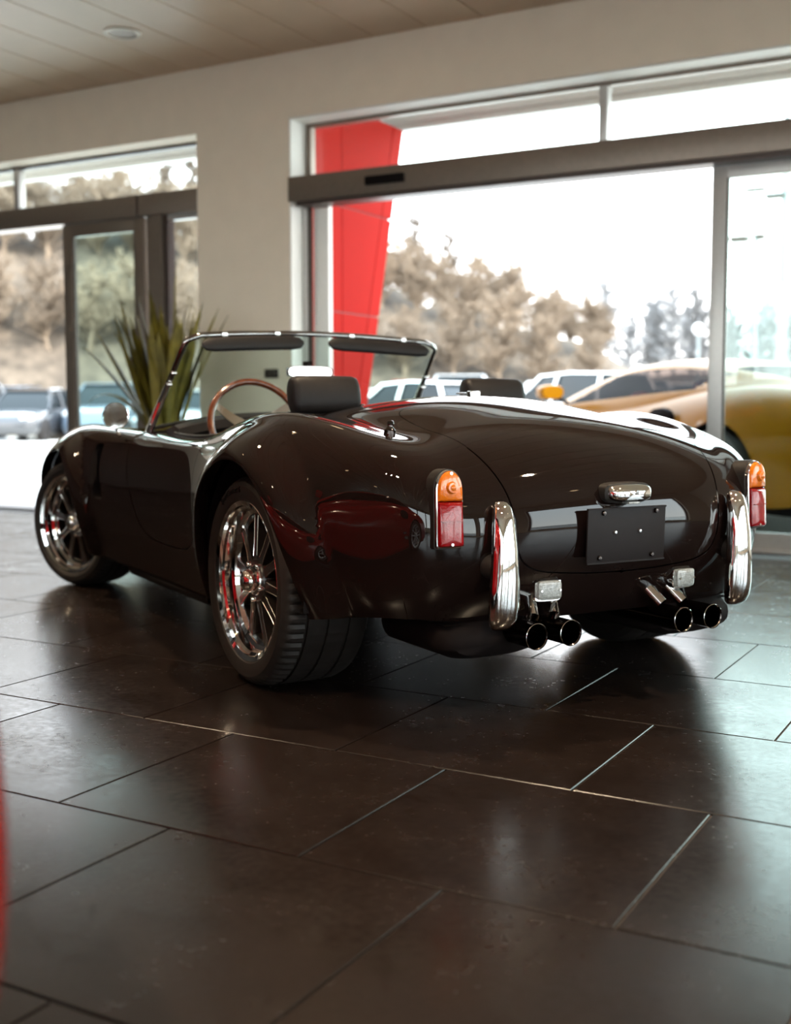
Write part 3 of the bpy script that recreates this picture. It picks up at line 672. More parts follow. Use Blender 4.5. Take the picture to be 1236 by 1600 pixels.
# tail lamps
def lamp_poly(w, h, n=18):
    """upright lamp outline: rounded arch on top, square-ish bottom; (y, z) about the centre"""
    pts = []; r = w * .18
    for t in np.linspace(-PI / 2, 0, 5): pts.append((w - r + r * math.cos(t), -h + r + r * math.sin(t)))
    for t in np.linspace(0, PI, n): pts.append((w * .96 * math.cos(t), h - w * 1.35 + w * 1.35 * math.sin(t)))
    for t in np.linspace(PI, 1.5 * PI, 5): pts.append((-w + r + r * math.cos(t), -h + r + r * math.sin(t)))
    return pts
def ring_poly(poly, k, dx): return [(dx, p[0] * k[0], p[1] * k[1]) for p in poly]
for s in (1, -1):
    T = Matrix.Translation((-.733, s * .548, .583)) @ Matrix.Rotation(s * math.radians(-7), 4, 'Z') @ Matrix.Rotation(math.radians(3.0), 4, 'Y')
    P = lamp_poly(.0385, .101)
    m = MB(); m.loft([ring_poly(P, (1.0, 1.0), .060), ring_poly(P, (1.03, 1.012), .0), ring_poly(P, (1.0, 1.0), -.006), ring_poly(P, (.945, .98), -.007), ring_poly(P, (.925, .97), .002)], caps=False); m.xf(T); tl = m.build('tail_lamp', M_chrome, CAR, 40)
    m = MB(); m.loft([ring_poly(P, (1.09, 1.035), .060), ring_poly(P, (1.09, 1.035), .006), ring_poly(P, (.98, .98), .005)], caps=False); m.xf(T); m.build('lamp_gasket', M_rubber, tl, 40)
    Q = [(y * .925, z * .97) for y, z in P]; zc = .020
    up = [p for p in Q if p[1] > zc]; lo_ = [p for p in Q if p[1] < zc - .001]
    w_ = .0385 * .925 * .965
    def dome(poly, nm, mt):
        cy = sum(p[0] for p in poly) / len(poly); cz = sum(p[1] for p in poly) / len(poly)
        rr = lambda k, dx: [(dx, cy + (p[0] - cy) * k, cz + (p[1] - cz) * k) for p in poly]
        mm = MB(); mm.loft([rr(1, .01), rr(1, -.008), rr(.97, -.014), rr(.88, -.018), rr(.5, -.021), rr(.1, -.022)]); mm.xf(T); return mm.build(nm, mt, tl, 40)
    dome([(w_, zc)] + up + [(-w_, zc)], 'amber_lens', M_amber)
    i0 = [k for k, p in enumerate(Q) if p[1] < zc]; right = [Q[k] for k in i0 if k < len(Q) / 2]; left = [Q[k] for k in i0 if k >= len(Q) / 2]
    dome(left + right + [(w_, zc - .001), (-w_, zc - .001)], 'red_lens', M_redlens)
    m = MB(); m.box((-.0235, -.030, -.032), (-.018, .030, -.0295)); m.xf(T); m.build('lens_rib', M_redlens, tl, 0)
    m = MB(); m.lathe([(.0, -.031), (.013, -.030), (.017, -.020)], 20, 'x', (0, 0, .055)); m.lathe([(.0, -.034), (.005, -.0335), (.008, -.0305)], 16, 'x', (0, 0, .055)); m.xf(T); m.build('bulb_lens', M_amber, tl, 40)
    for z in (.092, -.092):
        m = MB(); m.lathe([(.0, -.021), (.004, -.021), (.0045, -.016)], 10, 'x', (0, 0, z)); m.xf(T); m.build('lamp_screw', M_chrome, tl, 40)
    # overrider: upright curved chrome bar on a rubber stub
    m = MB(); rings = []
    for z, x, hw, hd in ((.602, -.786, .006, .006), (.598, -.790, .018, .016), (.585, -.796, .026, .023), (.555, -.803, .030, .027), (.48, -.812, .036, .029), (.40, -.815, .041, .030), (.33, -.813, .0435, .030), (.295, -.809, .042, .028), (.275, -.803, .036, .023), (.264, -.797, .024, .014), (.261, -.794, .008, .005)):
        rings.append(ellipse_ring((x + .012, s * (.418 - .012 * (z - .45)), z), hd, hw, (1, 0, 0), (0, 1, 0), 26, 2.25))
    if s > 0 or True: m.loft(rings)
    ov = m.build('overrider', M_chrome, CAR, 60)
    MB().lathe([(.0, -.70), (.034, -.70), (.034, -.775), (.026, -.785), (.024, -.80)], 22, 'x', (0, s * .425, .428)).build('rubber_stub', M_rubber, ov, 40)
    # reversing lamp
    q, n = at_surf((.243, .352), [1, 2], vmax=4, umin=18); R = Matrix.Translation((q.x - .004, s * q.y, q.z)) @ Matrix.Rotation(s * math.radians(-6), 4, 'Z')
    m = MB(); m.loft([ellipse_ring((dx, 0, 0), a, b, (0, 1, 0), (0, 0, 1), 28, 6) for dx, a, b in ((.03, .040, .030), (-.002, .0425, .0325), (-.007, .041, .031))]); m.xf(R); rl = m.build('reversing_lamp', M_chrome, CAR, 40)
    m = MB(); m.loft([ellipse_ring((dx, 0, 0), a, b, (0, 1, 0), (0, 0, 1), 28, 6) for dx, a, b in ((-.006, .037, .027), (-.018, .036, .026), (-.021, .030, .021))]); m.xf(R); m.build('clear_lens', M_clear, rl, 40)
    for k in range(7):
        m = MB(); m.box((-.0225, -.027, -.016 + .005 * k), (-.0205, .027, -.0138 + .005 * k)); m.xf(R); m.build('lens_rib', M_clear, rl, 0)
    for k in (-1, 1):
        m = MB(); m.lathe([(.0, -.025), (.0032, -.025), (.0032, -.02)], 10, 'x', (0, k * .029, 0)); m.xf(R); m.build('lamp_screw', M_chrome, rl, 40)
    # exhausts: twin angled tips, silencer box, jacking tubes
    for y in (.316, .203):
        m = MB(); m.lathe([(.0345, -.50), (.0345, -.798), (.0358, -.803), (.0352, -.806), (.0325, -.803), (.032, -.60), (.0, -.60)], 32, 'x', (0, s * y, .238)); xt = m.build('exhaust_tip', M_blackchrome, CAR, 40); MB().lathe([(.0356, -.803), (.0361, -.805), (.0361, -.807), (.0352, -.8078), (.0347, -.806)], 32, 'x', (0, s * y, .238)).build('tip_rim', M_chrome, xt, 40)
    m = MB(); m.loft([ellipse_ring((x, s * .36, z), a, b, (0, 1, 0), (0, 0, 1), 22, 2.8) for x, z, a, b in ((-.70, .215, .02, .01), (-.685, .218, .14, .045), (-.64, .22, .17, .062), (-.35, .22, .17, .062), (-.3, .22, .15, .05), (-.28, .22, .05, .02))]); si = m.build('silencer', M_dark, CAR, 50)
    for y in ((.13, .21) if s < 0 else (.205, .275)):
        m = MB(); m.tube([(-.715, s * y, .335), (-.765, s * (y + .026), .283)], .018, 16); m.build('jacking_tube', M_chrome, CAR, 40)
# plate lamp and blank plate
pc = Vector((-.803, .012, .61))
m = MB(); m.loft([ellipse_ring((dx, .012, z), a, b, (0, 1, 0), (0, 0, 1), 30, 3.6) for dx, z, a, b in ((-.775, .612, .072, .022), (-.808, .612, .072, .024), (-.826, .611, .068, .022), (-.836, .609, .055, .015), (-.838, .608, .02, .005))]); pl = m.build('plate_lamp', M_chrome, CAR, 50)
m = MB(); m.loft([ellipse_ring((dx, .012, .611), a, b, (0, 1, 0), (0, 0, 1), 30, 3.6) for dx, a, b in ((-.77, .080, .029), (-.803, .080, .029), (-.806, .076, .026))]); m.build('lamp_gasket', M_rubber, pl, 40)
MB().box((-.834, .012 - .02, .582), (-.80, .012 + .02, .588), .002).build('lamp_glass', M_clear, pl)
MB().lathe([(.0, -.8405), (.006, -.8405), (.006, -.835)], 14, 'x', (0, .008, .613)).build('lamp_screw', M_chrome, pl, 40)
T = Matrix.Translation((-.815, .024, .498)) @ Matrix.Rotation(math.radians(-2), 4, 'Y')
M_plate = mat('black_plate', (.008, .005, .005), .5, spec=.25, noise=.15, nscale=40)
m = MB(); m.box((-.003, -.137, -.073), (.003, .137, .073), .0015); m.xf(T); pt = m.build('number_plate', M_plate, CAR)
for za, zb in ((-.077, -.072), (.071, .075)):
    m = MB(); m.box((-.006, -.137, za), (.004, .137, zb)); m.xf(T); m.build('plate_edge', M_plate, pt, 0)
for y, z, r, mm_ in ((.085, .062, .007, M_blackchrome), (-.100, .062, .007, M_blackchrome), (.095, -.06, .007, M_blackchrome), (-.09, -.06, .007, M_blackchrome), (.044, .008, .0055, M_chrome), (-.043, .008, .0055, M_chrome)):
    m = MB(); m.lathe([(.0, -.0105), (r * .7, -.010), (r, -.006), (r, -.002)], 14, 'x', (0, y, z)); m.xf(T); m.build('plate_bolt', mm_, pt, 40)
# nose: oval mouth, headlamps, front lamps
m = MB(); m.loft([ellipse_ring((x, 0, .415), a, b, (0, 1, 0), (0, 0, 1), 30, 2.4) for x, a, b in ((2.90, .46, .17), (2.99, .44, .15), (3.035, .38, .12), (3.03, .33, .09), (2.94, .31, .08))]); m.build('nose_mouth', M_black, CAR, 60)
MB().lathe([(.0, 2.90), (.09, 2.905), (.095, 2.88), (.095, 2.80)], 24, 'x', (0, 0, 0)).xf(Matrix.Translation((0, .52, .60))).build('headlamp', M_clear, CAR, 40)
MB().lathe([(.0, 2.90), (.09, 2.905), (.095, 2.88), (.095, 2.80)], 24, 'x', (0, 0, 0)).xf(Matrix.Translation((0, -.52, .60))).build('headlamp', M_clear, CAR, 40)

# wheels -----------------------------------------------------------------------------------------------
def text_ring(body, R, y, size, mid_deg, parent, m, name='tyre_lettering'):
    """raised letters round the sidewall, read from outside (+y side)"""
    cu = bpy.data.curves.new('lettering', 'FONT'); cu.body = body; cu.size = size; cu.extrude = .0015; cu.align_x = 'CENTER'; cu.resolution_u = 3
    o = bpy.data.objects.new('lettering', cu); C.objects.link(o); bpy.context.view_layer.update()
    me = o.to_mesh(); v = [p.co.copy() for p in me.vertices]; f = [tuple(p.vertices) for p in me.polygons]; o.to_mesh_clear()
    bpy.data.objects.remove(o); bpy.data.curves.remove(cu)
    out = []
    for p in v:
        a = math.radians(mid_deg) - p.x / R; r = R + p.y          # x runs toward -x of the car's left side when seen from outside
        out.append((r * math.cos(a) * -1, y + p.z, r * math.sin(a)))
    return obj(name, out, f, m, parent, 0)
M_letter = mat('tyre_lettering_rubber', (.003, .002, .002), .25, noise=.1)
def wheel(R, W, rim, lettering):
    """axis along y, outer face at y=0, inner at -W"""
    h = rim
    root = MB().lathe([(h - .046, -.072), (h - .042, -.070), (h - .036, -.056), (h - .024, -.050), (h - .020, -.028), (h - .012, -.022), (h - .010, -.012), (h + .004, -.006), (h + .008, -.010), (h + .006, -.022), (h - .008, -.03)], 72).build('wheel', M_chrome, None, 40)
    MB().lathe([(h - .012, -W + .02), (h + .006, -W + .008), (h + .006, -W + .02), (h - .022, -W + .03), (h - .05, -W + .06), (h - .05, -.09), (h - .046, -.071)], 60).build('rim_barrel', M_wheelblk, root, 40)
    # tyre with grooved shoulder
    prof = [(h - .002, -.018), (h + .010, -.004), (h + (R - h) * .35, .003), (h + (R - h) * .62, .002), (R - .022, -.006), (R - .012, -.014), (R - .0065, -.024), (R - .003, -.036), (R - .001, -.055), (R, -.066), (R - .007, -.067), (R - .007, -.074), (R, -.075), (R, -W * .46), (R - .007, -W * .463), (R - .007, -W * .49), (R, -W * .495), (R, -W * .70), (R - .007, -W * .705), (R - .007, -W * .73), (R, -W * .735), (R - .003, -W + .036), (R - .012, -W + .014), (R - .03, -W + .002), (h + .01, -W + .004), (h - .002, -W + .018)]
    nseg, v, f = 192, [], []; npf = len(prof)
    for i in range(nseg):
        a = 2 * PI * i / nseg; groove = i % 3 == 0
        for j, (r, y) in enumerate(prof):
            if groove and 5 <= j <= 9: r -= (.003, .0055, .006, .006, .006)[j - 5]
            if i % 3 == 1 and 13 <= j <= 20: r -= .002
            v.append((r * math.sin(a), y, r * math.cos(a)))
    for i in range(nseg):
        i2 = (i + 1) % nseg
        for j in range(npf - 1): f.append((i * npf + j, i2 * npf + j, i2 * npf + j + 1, i * npf + j + 1))
    obj('tyre', v, f, M_rubber, root, 28)
    # centre: ten slim black spokes with polished ribs
    MB().lathe([(.0, -.04), (.062, -.04), (.068, -.05), (.068, -.11), (.0, -.11)], 30).build('hub', M_wheelblk, root, 40)
    for k in range(10):
        a = 2 * PI * (k + .25) / 10; d = Vector((math.sin(a), 0, math.cos(a))); w = Vector((math.cos(a), 0, -math.sin(a))); m = MB()
        m.loft([[d * r + w * hw + Vector((0, y0, 0)), d * r - w * hw + Vector((0, y0, 0)), d * r - w * hw * 1.2 + Vector((0, y0 - .03, 0)), d * r + w * hw * 1.2 + Vector((0, y0 - .03, 0))] for r, hw, y0 in ((.055, .017, -.045), (.11, .0145, -.052), (h - .038, .017, -.062))]); nf = len(m.f)
        for e in (-1, 1): m.tube([d * .075 + w * e * .0135 + Vector((0, -.0465, 0)), d * .12 + w * e * .012 + Vector((0, -.0525, 0)), d * (h - .042) + w * e * .0135 + Vector((0, -.0605, 0))], .0014, 5)   # polished edges
        sp = m.build('spoke', [M_wheelblk, M_polish], root, 30)
        for q in range(nf, len(m.f)): sp.data.polygons[q].material_index = 1
    MB().lathe([(.0, .004), (.012, .004), (.026, .0), (.033, -.010), (.036, -.022), (.036, -.032), (.046, -.036), (.050, -.045)], 36).build('hub_cap', M_polish, root, 40)
    for k in range(5):
        a = 2 * PI * (k + .5) / 5
        MB().lathe([(.0, -.026), (.005, -.026), (.0075, -.030), (.008, -.05)], 12, 'y', (.058 * math.sin(a), 0, .058 * math.cos(a))).build('wheel_nut', M_chrome, root, 40)
    MB().lathe([(.06, -.125), (.155, -.125), (.155, -.145), (.06, -.145)], 48, closed=True).build('brake_disc', M_blackchrome, root, 40)
    MB().lathe([(.0, -W + .05), (h - .055, -W + .05), (h - .055, -W + .06)], 40).build('brake_drum', M_dark, root, 40)
    if lettering:
        text_ring('SportContact 6', R - .052, .0035, .026, 108, root, M_letter)
    return root
wr, wf_ = wheel(.321, .285, .240, True), wheel(.302, .245, .232, False)
for w, x, y, z, first in ((wr, 0, .825, .321, True), (wr, 0, -.825, .321, False), (wf_, 2.286, .782, .302, True), (wf_, 2.286, -.782, .302, False)):
    o = w if first else copy_tree(w, CAR)
    o.parent = CAR; o.location = (x, y, z)
    o.rotation_euler = (0, 0, (PI if y < 0 else 0) + (math.radians(22) if x > 1 else 0))      # front wheels on left lock
# ---------------------------------------------------------------- mid-engined coupes (yellow outside, red indoors)
def spline_rows(P, nu, nv, sym=True):
    """smooth grid through a coarse control net P[i][j] (approximating B-spline), row 0 on the centre line"""
    P = np.array(P, float); n, m = P.shape[:2]
    a = np.concatenate([2 * P[:1] - P[1:2], P, 2 * P[-1:] - P[-2:-1]], 0)
    first = a[:, 1:2] * MIR if sym else 2 * a[:, :1] - a[:, 1:2]
    a = np.concatenate([first, a, 2 * a[:, -1:] - a[:, -2:-1]], 1)
    Bu, Bv = bspline_basis(np.linspace(0, n - 1, nu), n), bspline_basis(np.linspace(0, m - 1, nv), m)
    G = np.einsum('ui,vj,ijk->uvk', Bu, Bv, a)
    if sym: G[:, 0, 1] = 0
    return G
CB = [  # x, z centre, y crest, z crest, y side, z side, y low, z low
    (-.93, .62, .50, .63, .72, .46, .68, .36), (-.88, .78, .56, .80, .84, .46, .78, .26), (-.7, .90, .62, .91, .92, .47, .84, .20), (-.35, .97, .68, .975, .955, .60, .86, .17), (0, .99, .70, .985, .975, .58, .88, .15),
    (.4, .97, .71, .95, .965, .56, .88, .14), (.85, .92, .71, .885, .945, .52, .88, .13), (1.35, .89, .71, .835, .935, .50, .88, .13), (1.9, .85, .70, .82, .94, .48, .88, .13),
    (2.35, .77, .70, .815, .955, .48, .87, .14), (2.65, .70, .69, .79, .955, .47, .86, .15), (3.0, .61, .66, .69, .925, .44, .83, .16), (3.35, .52, .57, .56, .82, .39, .74, .16), (3.58, .44, .42, .45, .62, .33, .58, .15), (3.66, .36, .30, .36, .46, .29, .44, .17)]
def coupe_body():
    P = []
    for x, zc, yf, zf, ys, zs, yl, zl in CB:
        P.append([(x, 0, zc), (x, .3 * yf / .7, zc * .6 + zf * .4 - .004), (x, yf * .86, zf - .012), (x, yf + .04, zf), (x, yf + .78 * (ys - yf), zf - .32 * (zf - zs)), (x, ys, zs), (x, ys - .035, zs - .45 * (zs - zl)), (x, yl + .03, zl + .05), (x, yl, zl)])
    return spline_rows(P, 190, 64)
def grid_mesh(G, keep=None, snap=None):
    nu, nv = G.shape[:2]; G = G.copy(); f = []
    drop = np.zeros((nu, nv), bool)
    if snap:
        for ax, az, R in snap:
            side = np.arange(nv)[None, :] > nv * .36
            r = np.hypot(G[..., 0] - ax, G[..., 2] - az); ins = (r < R) & side
            near = side & (np.abs(r - R) < .022)
            k = np.where(near, R / np.maximum(r, 1e-6), 1)
            G[..., 0] = ax + (G[..., 0] - ax) * k; G[..., 2] = az + (G[..., 2] - az) * k
            drop |= ins & ~near
    for i in range(nu - 1):
        for j in range(nv - 1):
            q = ((i, j), (i + 1, j), (i + 1, j + 1), (i, j + 1))
            if any(drop[a] for a in q): continue
            if keep is not None and not keep[i, j]: continue
            f.append([a * nv + b for a, b in q])
    return G.reshape(-1, 3), f
def sym_obj(name, V, F, m, parent, smooth=180, sides=(1, -1), flip=False):
    v, f = [], []
    for s in sides:
        b = len(v); v += [(p[0], s * p[1], p[2]) for p in V]; f += [tuple(i + b for i in (q if (s > 0) != flip else q[::-1])) for q in F]
    return obj(name, v, f, m, parent, smooth)
BODYG = coupe_body()
def cabin_grid():
    P = []   # x, centre z, roof-edge y,z, glass-mid, base y,z
    for x, zc, yr, zr, yb, zb in ((-.62, .94, .30, .945, .55, .94), (-.3, 1.01, .38, 1.0, .66, .95), (.05, 1.085, .45, 1.06, .73, .955), (.4, 1.155, .50, 1.12, .765, .94), (.75, 1.195, .53, 1.155, .785, .91), (1.05, 1.205, .535, 1.16, .795, .885), (1.35, 1.185, .535, 1.135, .80, .865), (1.62, 1.11, .56, 1.06, .80, .855), (1.88, 1.0, .61, .965, .80, .845), (2.1, .885, .66, .865, .785, .825), (2.2, .80, .68, .79, .76, .78)):
        P.append([(x, 0, zc), (x, yr * .55, zc - .008), (x, yr, zr), (x, yr + .16 * (yb - yr) + .03, zr - .10 * (zr - zb)), (x, yr + .62 * (yb - yr), zb + .45 * (zr - zb)), (x, yb, zb), (x, yb + .01, zb - .10)])
    return spline_rows(P, 90, 46)
CABG = cabin_grid()
M_tint = glass_mat('tinted_car_glass', (.32, .28, .26), .15)
M_redint = mat('red_leather', (.42, .012, .018), .45, noise=.1, nscale=30)
def coupe(name, paint, label, loc, rz, interior, rimmat, size=1.0):
    root = empty(name, loc, rz); tag(root, label, 'car')
    V, F = grid_mesh(BODYG, snap=[(0, .345, .385), (2.65, .335, .375)]); V[:, 1] *= 1
    sym_obj('body', V, F, paint, root)
    c = .25 * (CABG[:-1, :-1] + CABG[1:, :-1] + CABG[1:, 1:] + CABG[:-1, 1:]); nu, nv = c.shape[:2]
    jj = np.arange(nv)[None, :] / nv + 0 * c[..., 0]; x = c[..., 0]
    side = (jj > .50) & (jj < .80) & (x > .18 + .9 * (jj - .5)) & (x < 1.98 - 1.45 * (.80 - jj) * 1.25)
    front = (jj < .42) & (x > 1.38) & (x < 2.13); rear = (jj < .36) & (x > -.42) & (x < .28)
    gl = side | front | rear
    V, F = grid_mesh(CABG, ~gl); sym_obj('roof', V, F, paint, root)
    V, F = grid_mesh(CABG, side)
    for s in (1, -1): sym_obj('side_window', V, F, M_tint, root, sides=(s,))
    V, F = grid_mesh(CABG, front); sym_obj('windscreen', V, F, M_tint, root)
    V, F = grid_mesh(CABG, rear); sym_obj('rear_window', V, F, M_tint, root)
    MB().box((-.7, -.80, .13), (3.3, .80, .2), .02).box((-.85, -.6, .2), (.25, .6, .75), .05).box((2.15, -.62, .2), (3.1, .62, .5), .05).build('underbody', M_dark, root)
    for ax, az, R in ((0, .345, .40), (2.65, .335, .39)):
        for s in (1, -1):
            ring = lambda y, rr: [(ax + rr * math.cos(t), s * y, max(.14, az + rr * math.sin(t))) for t in np.radians(np.linspace(-30, 210, 30))]
            MB().loft([ring(.90, R - .012), ring(.55, R - .01), ring(.55, .02)], closed=False).build('wheel_well', M_dark, root, 60)
    for s in (1, -1):
        MB().loft([ellipse_ring((xx, s * yy, zz), a, b, (0, 1, 0), (0, 0, 1), 14, 2.6) for xx, yy, zz, a, b in ((1.92, .985, .945, .05, .03), (1.87, .99, .948, .105, .058), (1.80, .99, .95, .11, .06), (1.775, .99, .95, .10, .052))]).build('door_mirror', paint, root, 50)
        MB().tube([(1.84, s * .80, .86), (1.84, s * .92, .92)], .015, 8).build('mirror_arm', M_dark, root)
        MB().box((.93, s * .28 - .24, .25), (1.45, s * .28 + .24, .45), .06).build('seat', interior, root)
        MB().loft([ellipse_ring((xx, s * .30, zz), t, w, (1, 0, 0), (0, 1, 0), 16, 3) for zz, xx, t, w in ((.4, .92, .07, .22), (.65, .86, .08, .24), (.82, .80, .07, .21), (.88, .775, .06, .13), (1.0, .75, .055, .13), (1.03, .745, .03, .09))]).build('seat_back', interior, root, 60)
        # tail lamp, headlamp, side intake, door line
        MB().lathe([(.0, -.925), (.05, -.92), (.065, -.90), (.065, -.80)], 24, 'x', (0, s * .60, .70)).build('tail_lamp', M_redlens, root, 40)
        MB().loft([ellipse_ring((xx, s * yy, zz), a, b, (.3, s * 1, .2), (.6, 0, .5), 14, 2.2) for xx, yy, zz, a, b in ((2.92, .745, .655, .07, .10), (2.95, .755, .672, .06, .09))]).build('headlamp', M_clear, root, 50)
        MB().loft([ellipse_ring((xx, s * yy, zz), a, b, (0, 0, 1), (1, 0, 0), 14, 2.4) for xx, yy, zz, a, b in ((.52, .93, .74, .085, .13), (.53, .957, .745, .075, .115))]).build('side_intake', M_dark, root, 50)
    MB().box((1.55, -.72, .55), (1.95, .72, .82), .05).build('dashboard', interior, root)
    cst = Vector((1.45, .32, .78)); MB().tube([cst + Vector((.07 * math.sin(t), .17 * math.cos(t), .16 * math.sin(t))) for t in np.linspace(0, 2 * PI, 25)[:-1]], .014, 8, closed=True).build('steering_wheel', interior, root, 60)
    for ax, s in ((0, 1), (0, -1), (2.65, 1), (2.65, -1)):
        R, h, W = (.345, .255, .29) if ax == 0 else (.335, .245, .24)
        w = MB().lathe([(h - .03, -.12), (h - .012, -.03), (h - .01, -.01), (h + .006, -.004), (h + .008, -.02), (h - .03, -.03)], 48, closed=True).build('wheel', rimmat, root, 40)
        MB().lathe([(h, -.02), (h + .012, .0), (R - .03, .004), (R - .008, -.014), (R, -.05), (R, -W + .05), (R - .02, -W + .01), (h, -W)], 56).build('tyre', M_rubber, w, 40)
        MB().lathe([(.0, -.02), (.05, -.022), (.07, -.035), (.07, -.10)], 24).build('hub', rimmat, w, 40)
        for k in range(5):
            for e in (-1, 1):
                a = 2 * PI * k / 5; d = Vector((math.sin(a), 0, math.cos(a))); q = Vector((math.cos(a), 0, -math.sin(a))); mm = MB()
                mm.loft([[d * r + q * (e * o + hw) + Vector((0, y0, 0)), d * r + q * (e * o - hw) + Vector((0, y0, 0)), d * r + q * (e * o - hw) + Vector((0, y0 - .03, 0)), d * r + q * (e * o + hw) + Vector((0, y0 - .03, 0))] for r, o, hw, y0 in ((.05, .018, .013, -.03), (h - .02, .06, .012, -.02))]); mm.build('spoke', rimmat, w, 30)
        MB().lathe([(.0, -.11), (.19, -.11), (.19, -.13), (.0, -.13)], 32).build('brake_disc', M_blackchrome, w, 40)
        w.location = (ax, s * .94, R)
        if s < 0: w.rotation_euler = (0, 0, PI)
    root.scale = (size,) * 3
    return root
M_yellow = mat('yellow_paint', (.26, .108, .001), .3, spec=.2, noise=.03, nscale=200)
M_red = mat('red_paint', (.34, .006, .008), .15, coat=.5, noise=.03, nscale=200)
M_silver = mat('silver_alloy', (.45, .44, .43), .3, metal=.8, noise=.05)
coupe('sports_coupe', M_yellow, 'yellow mid-engined sports coupe with red interior parked outside the open entrance', (-1.59, 9.24, -.03), 2.557, M_redint, M_wheelblk, 1.07)
def from_roadster(x, y): return CAR.matrix_basis @ Vector((x, y, 0))
_rp = Matrix.Translation((-1.7067, 3.5453, 0)) @ Matrix.Rotation(2.59797, 4, 'Z') @ Vector((-1.68, 2.872, 0))
coupe('sports_coupe', M_red, 'glossy red sports coupe standing indoors alongside the black roadster', (_rp.x, _rp.y, 0), 2.59797, mat('beige_leather', (.35, .27, .2), .5, noise=.1), M_silver)

# ---------------------------------------------------------------- ordinary parked cars
PAINTS = {'white': mat('white_paint', (.78, .79, .78), .25, coat=1, noise=.02), 'silver': mat('silver_paint', (.45, .47, .48), .28, metal=.3, coat=1, noise=.02), 'black': mat('dark_paint', (.02, .021, .024), .2, coat=1, noise=.02),
          'blue': mat('blue_grey_paint', (.09, .12, .16), .22, coat=1, noise=.02), 'grey': mat('grey_paint', (.16, .165, .17), .25, coat=1, noise=.02), 'dred': mat('dark_red_paint', (.25, .02, .02), .22, coat=1, noise=.02)}
M_carglass = mat('dark_car_window', (.012, .016, .018), .12, spec=.2, noise=.05)
M_headl = mat('headlamp_glass', (.75, .78, .78), .06, coat=1, noise=.1, metal=.4)
CARM = {}
def car_meshes(kind):
    """profile loft of an ordinary car; kind: hatch / suv / van"""
    if kind in CARM: return CARM[kind]
    hz = {'hatch': 1.0, 'suv': 1.14, 'van': 1.28}[kind]; L = {'hatch': 4.2, 'suv': 4.5, 'van': 4.8}[kind]; hw = .88 if kind == 'hatch' else .93
    rear = {'hatch': .20, 'suv': .10, 'van': .06}[kind]
    st = [(0, .62, .30, .80), (.03, .74, .22, .86), (.12, .84, .18, .88), (.3, 1, .16, .90), (.55, 1, .16, .90), (.68, 1, .16, .885), (.80, .99, .17, .82), (.92, .94, .18, .75), (.97, .84, .2, .68), (1.0, .6, .28, .58)]
    rings = []
    for t, k, z0, z1 in st:
        x = L * t - L / 2; w = hw * k; z1 *= hz; rings.append([(x, w * .86, z0), (x, w * .985, z0 + .12), (x, w, z0 + .5 * (z1 - z0)), (x, w * .97, z1 - .1), (x, w * .90, z1), (x, w * .4, z1 + .03), (x, -w * .4, z1 + .03), (x, -w * .90, z1), (x, -w * .97, z1 - .1), (x, -w, z0 + .5 * (z1 - z0)), (x, -w * .985, z0 + .12), (x, -w * .86, z0)])
    CARM[kind] = body = MB().loft(rings)
    g = MB(); zr = 1.46 * hz; zb = .86 * hz; rr = []
    a0, a1, a2, a3 = (.03 + rear * .15), (.03 + rear * .75), .56, .73
    for t, z, w in ((a0, zb, .85), ((a0 + a1) / 2, (zb + zr) / 2, .80), (a1, zr - .03, .70), ((a1 + a2) / 2, zr, .70), (a2, zr - .05, .70), ((a2 + a3) / 2, (zr + zb) / 2, .78), (a3, zb - .02, .84)):
        x = L * t - L / 2; w *= hw / .9; rr.append([(x, w + .03 if z < zr - .1 else w, zb - .05), (x, w, min(z, zb + .5 * (zr - zb))), (x, w * .86, z), (x, -w * .86, z), (x, -w, min(z, zb + .5 * (zr - zb))), (x, -(w + .03) if z < zr - .1 else -w, zb - .05)])
    g.loft(rr)
    rf = MB(); xs = [L * t - L / 2 for t in (a1 - .02, (a1 + a2) / 2, a2 + .02)]
    rf.loft([[(x, -.64 * hw / .9, z), (x, .64 * hw / .9, z), (x, .60 * hw / .9, z + .035), (x, -.60 * hw / .9, z + .035)] for x, z in zip(xs, (zr - .03, zr + .005, zr - .045))])
    pil = []
    for s in (1, -1):
        for (xa, za, ya), (xb, zb_, yb_) in ((((a3 - .01), zb, .83), (a2, zr - .03, .63)), ((.43, zb, .83), (.42, zr - .02, .64)), ((a0 + .03, zb, .84), (a1, zr - .03, .63))):
            p, q = Vector((L * xa - L / 2, s * ya * hw / .9, za)), Vector((L * xb - L / 2, s * yb_ * hw / .9, zb_)); pil.append(MB().tube([p, p.lerp(q, .5) + Vector((0, s * .025, 0)), q], .035, 6))
    lamps = []
    for s in (1, -1): lamps.append(MB().loft([ellipse_ring((L / 2 + dx, s * .60 * hw / .9, .66 * hz), .17 * k, .075 * k, (-.35 * s, 1, 0), (0, 0, 1), 12, 2.6) for dx, k in ((-.30, 1), (-.10, 1), (-.075, .8))]))
    grille = MB().box((L / 2 - .2, -.34, .46), (L / 2 - .012, .34, .56), .03).box((L / 2 - .2, -.26, .33), (L / 2 - .02, .26, .40), .02)
    whl = MB().lathe([(.0, .0), (.19, .005), (.20, .0), (.31, .005), (.325, -.03), (.325, -.19), (.2, -.20)], 24)
    CARM[kind] = (body, g, rf, pil, lamps, grille, whl, L, hw)
    return CARM[kind]
PROTO = {}
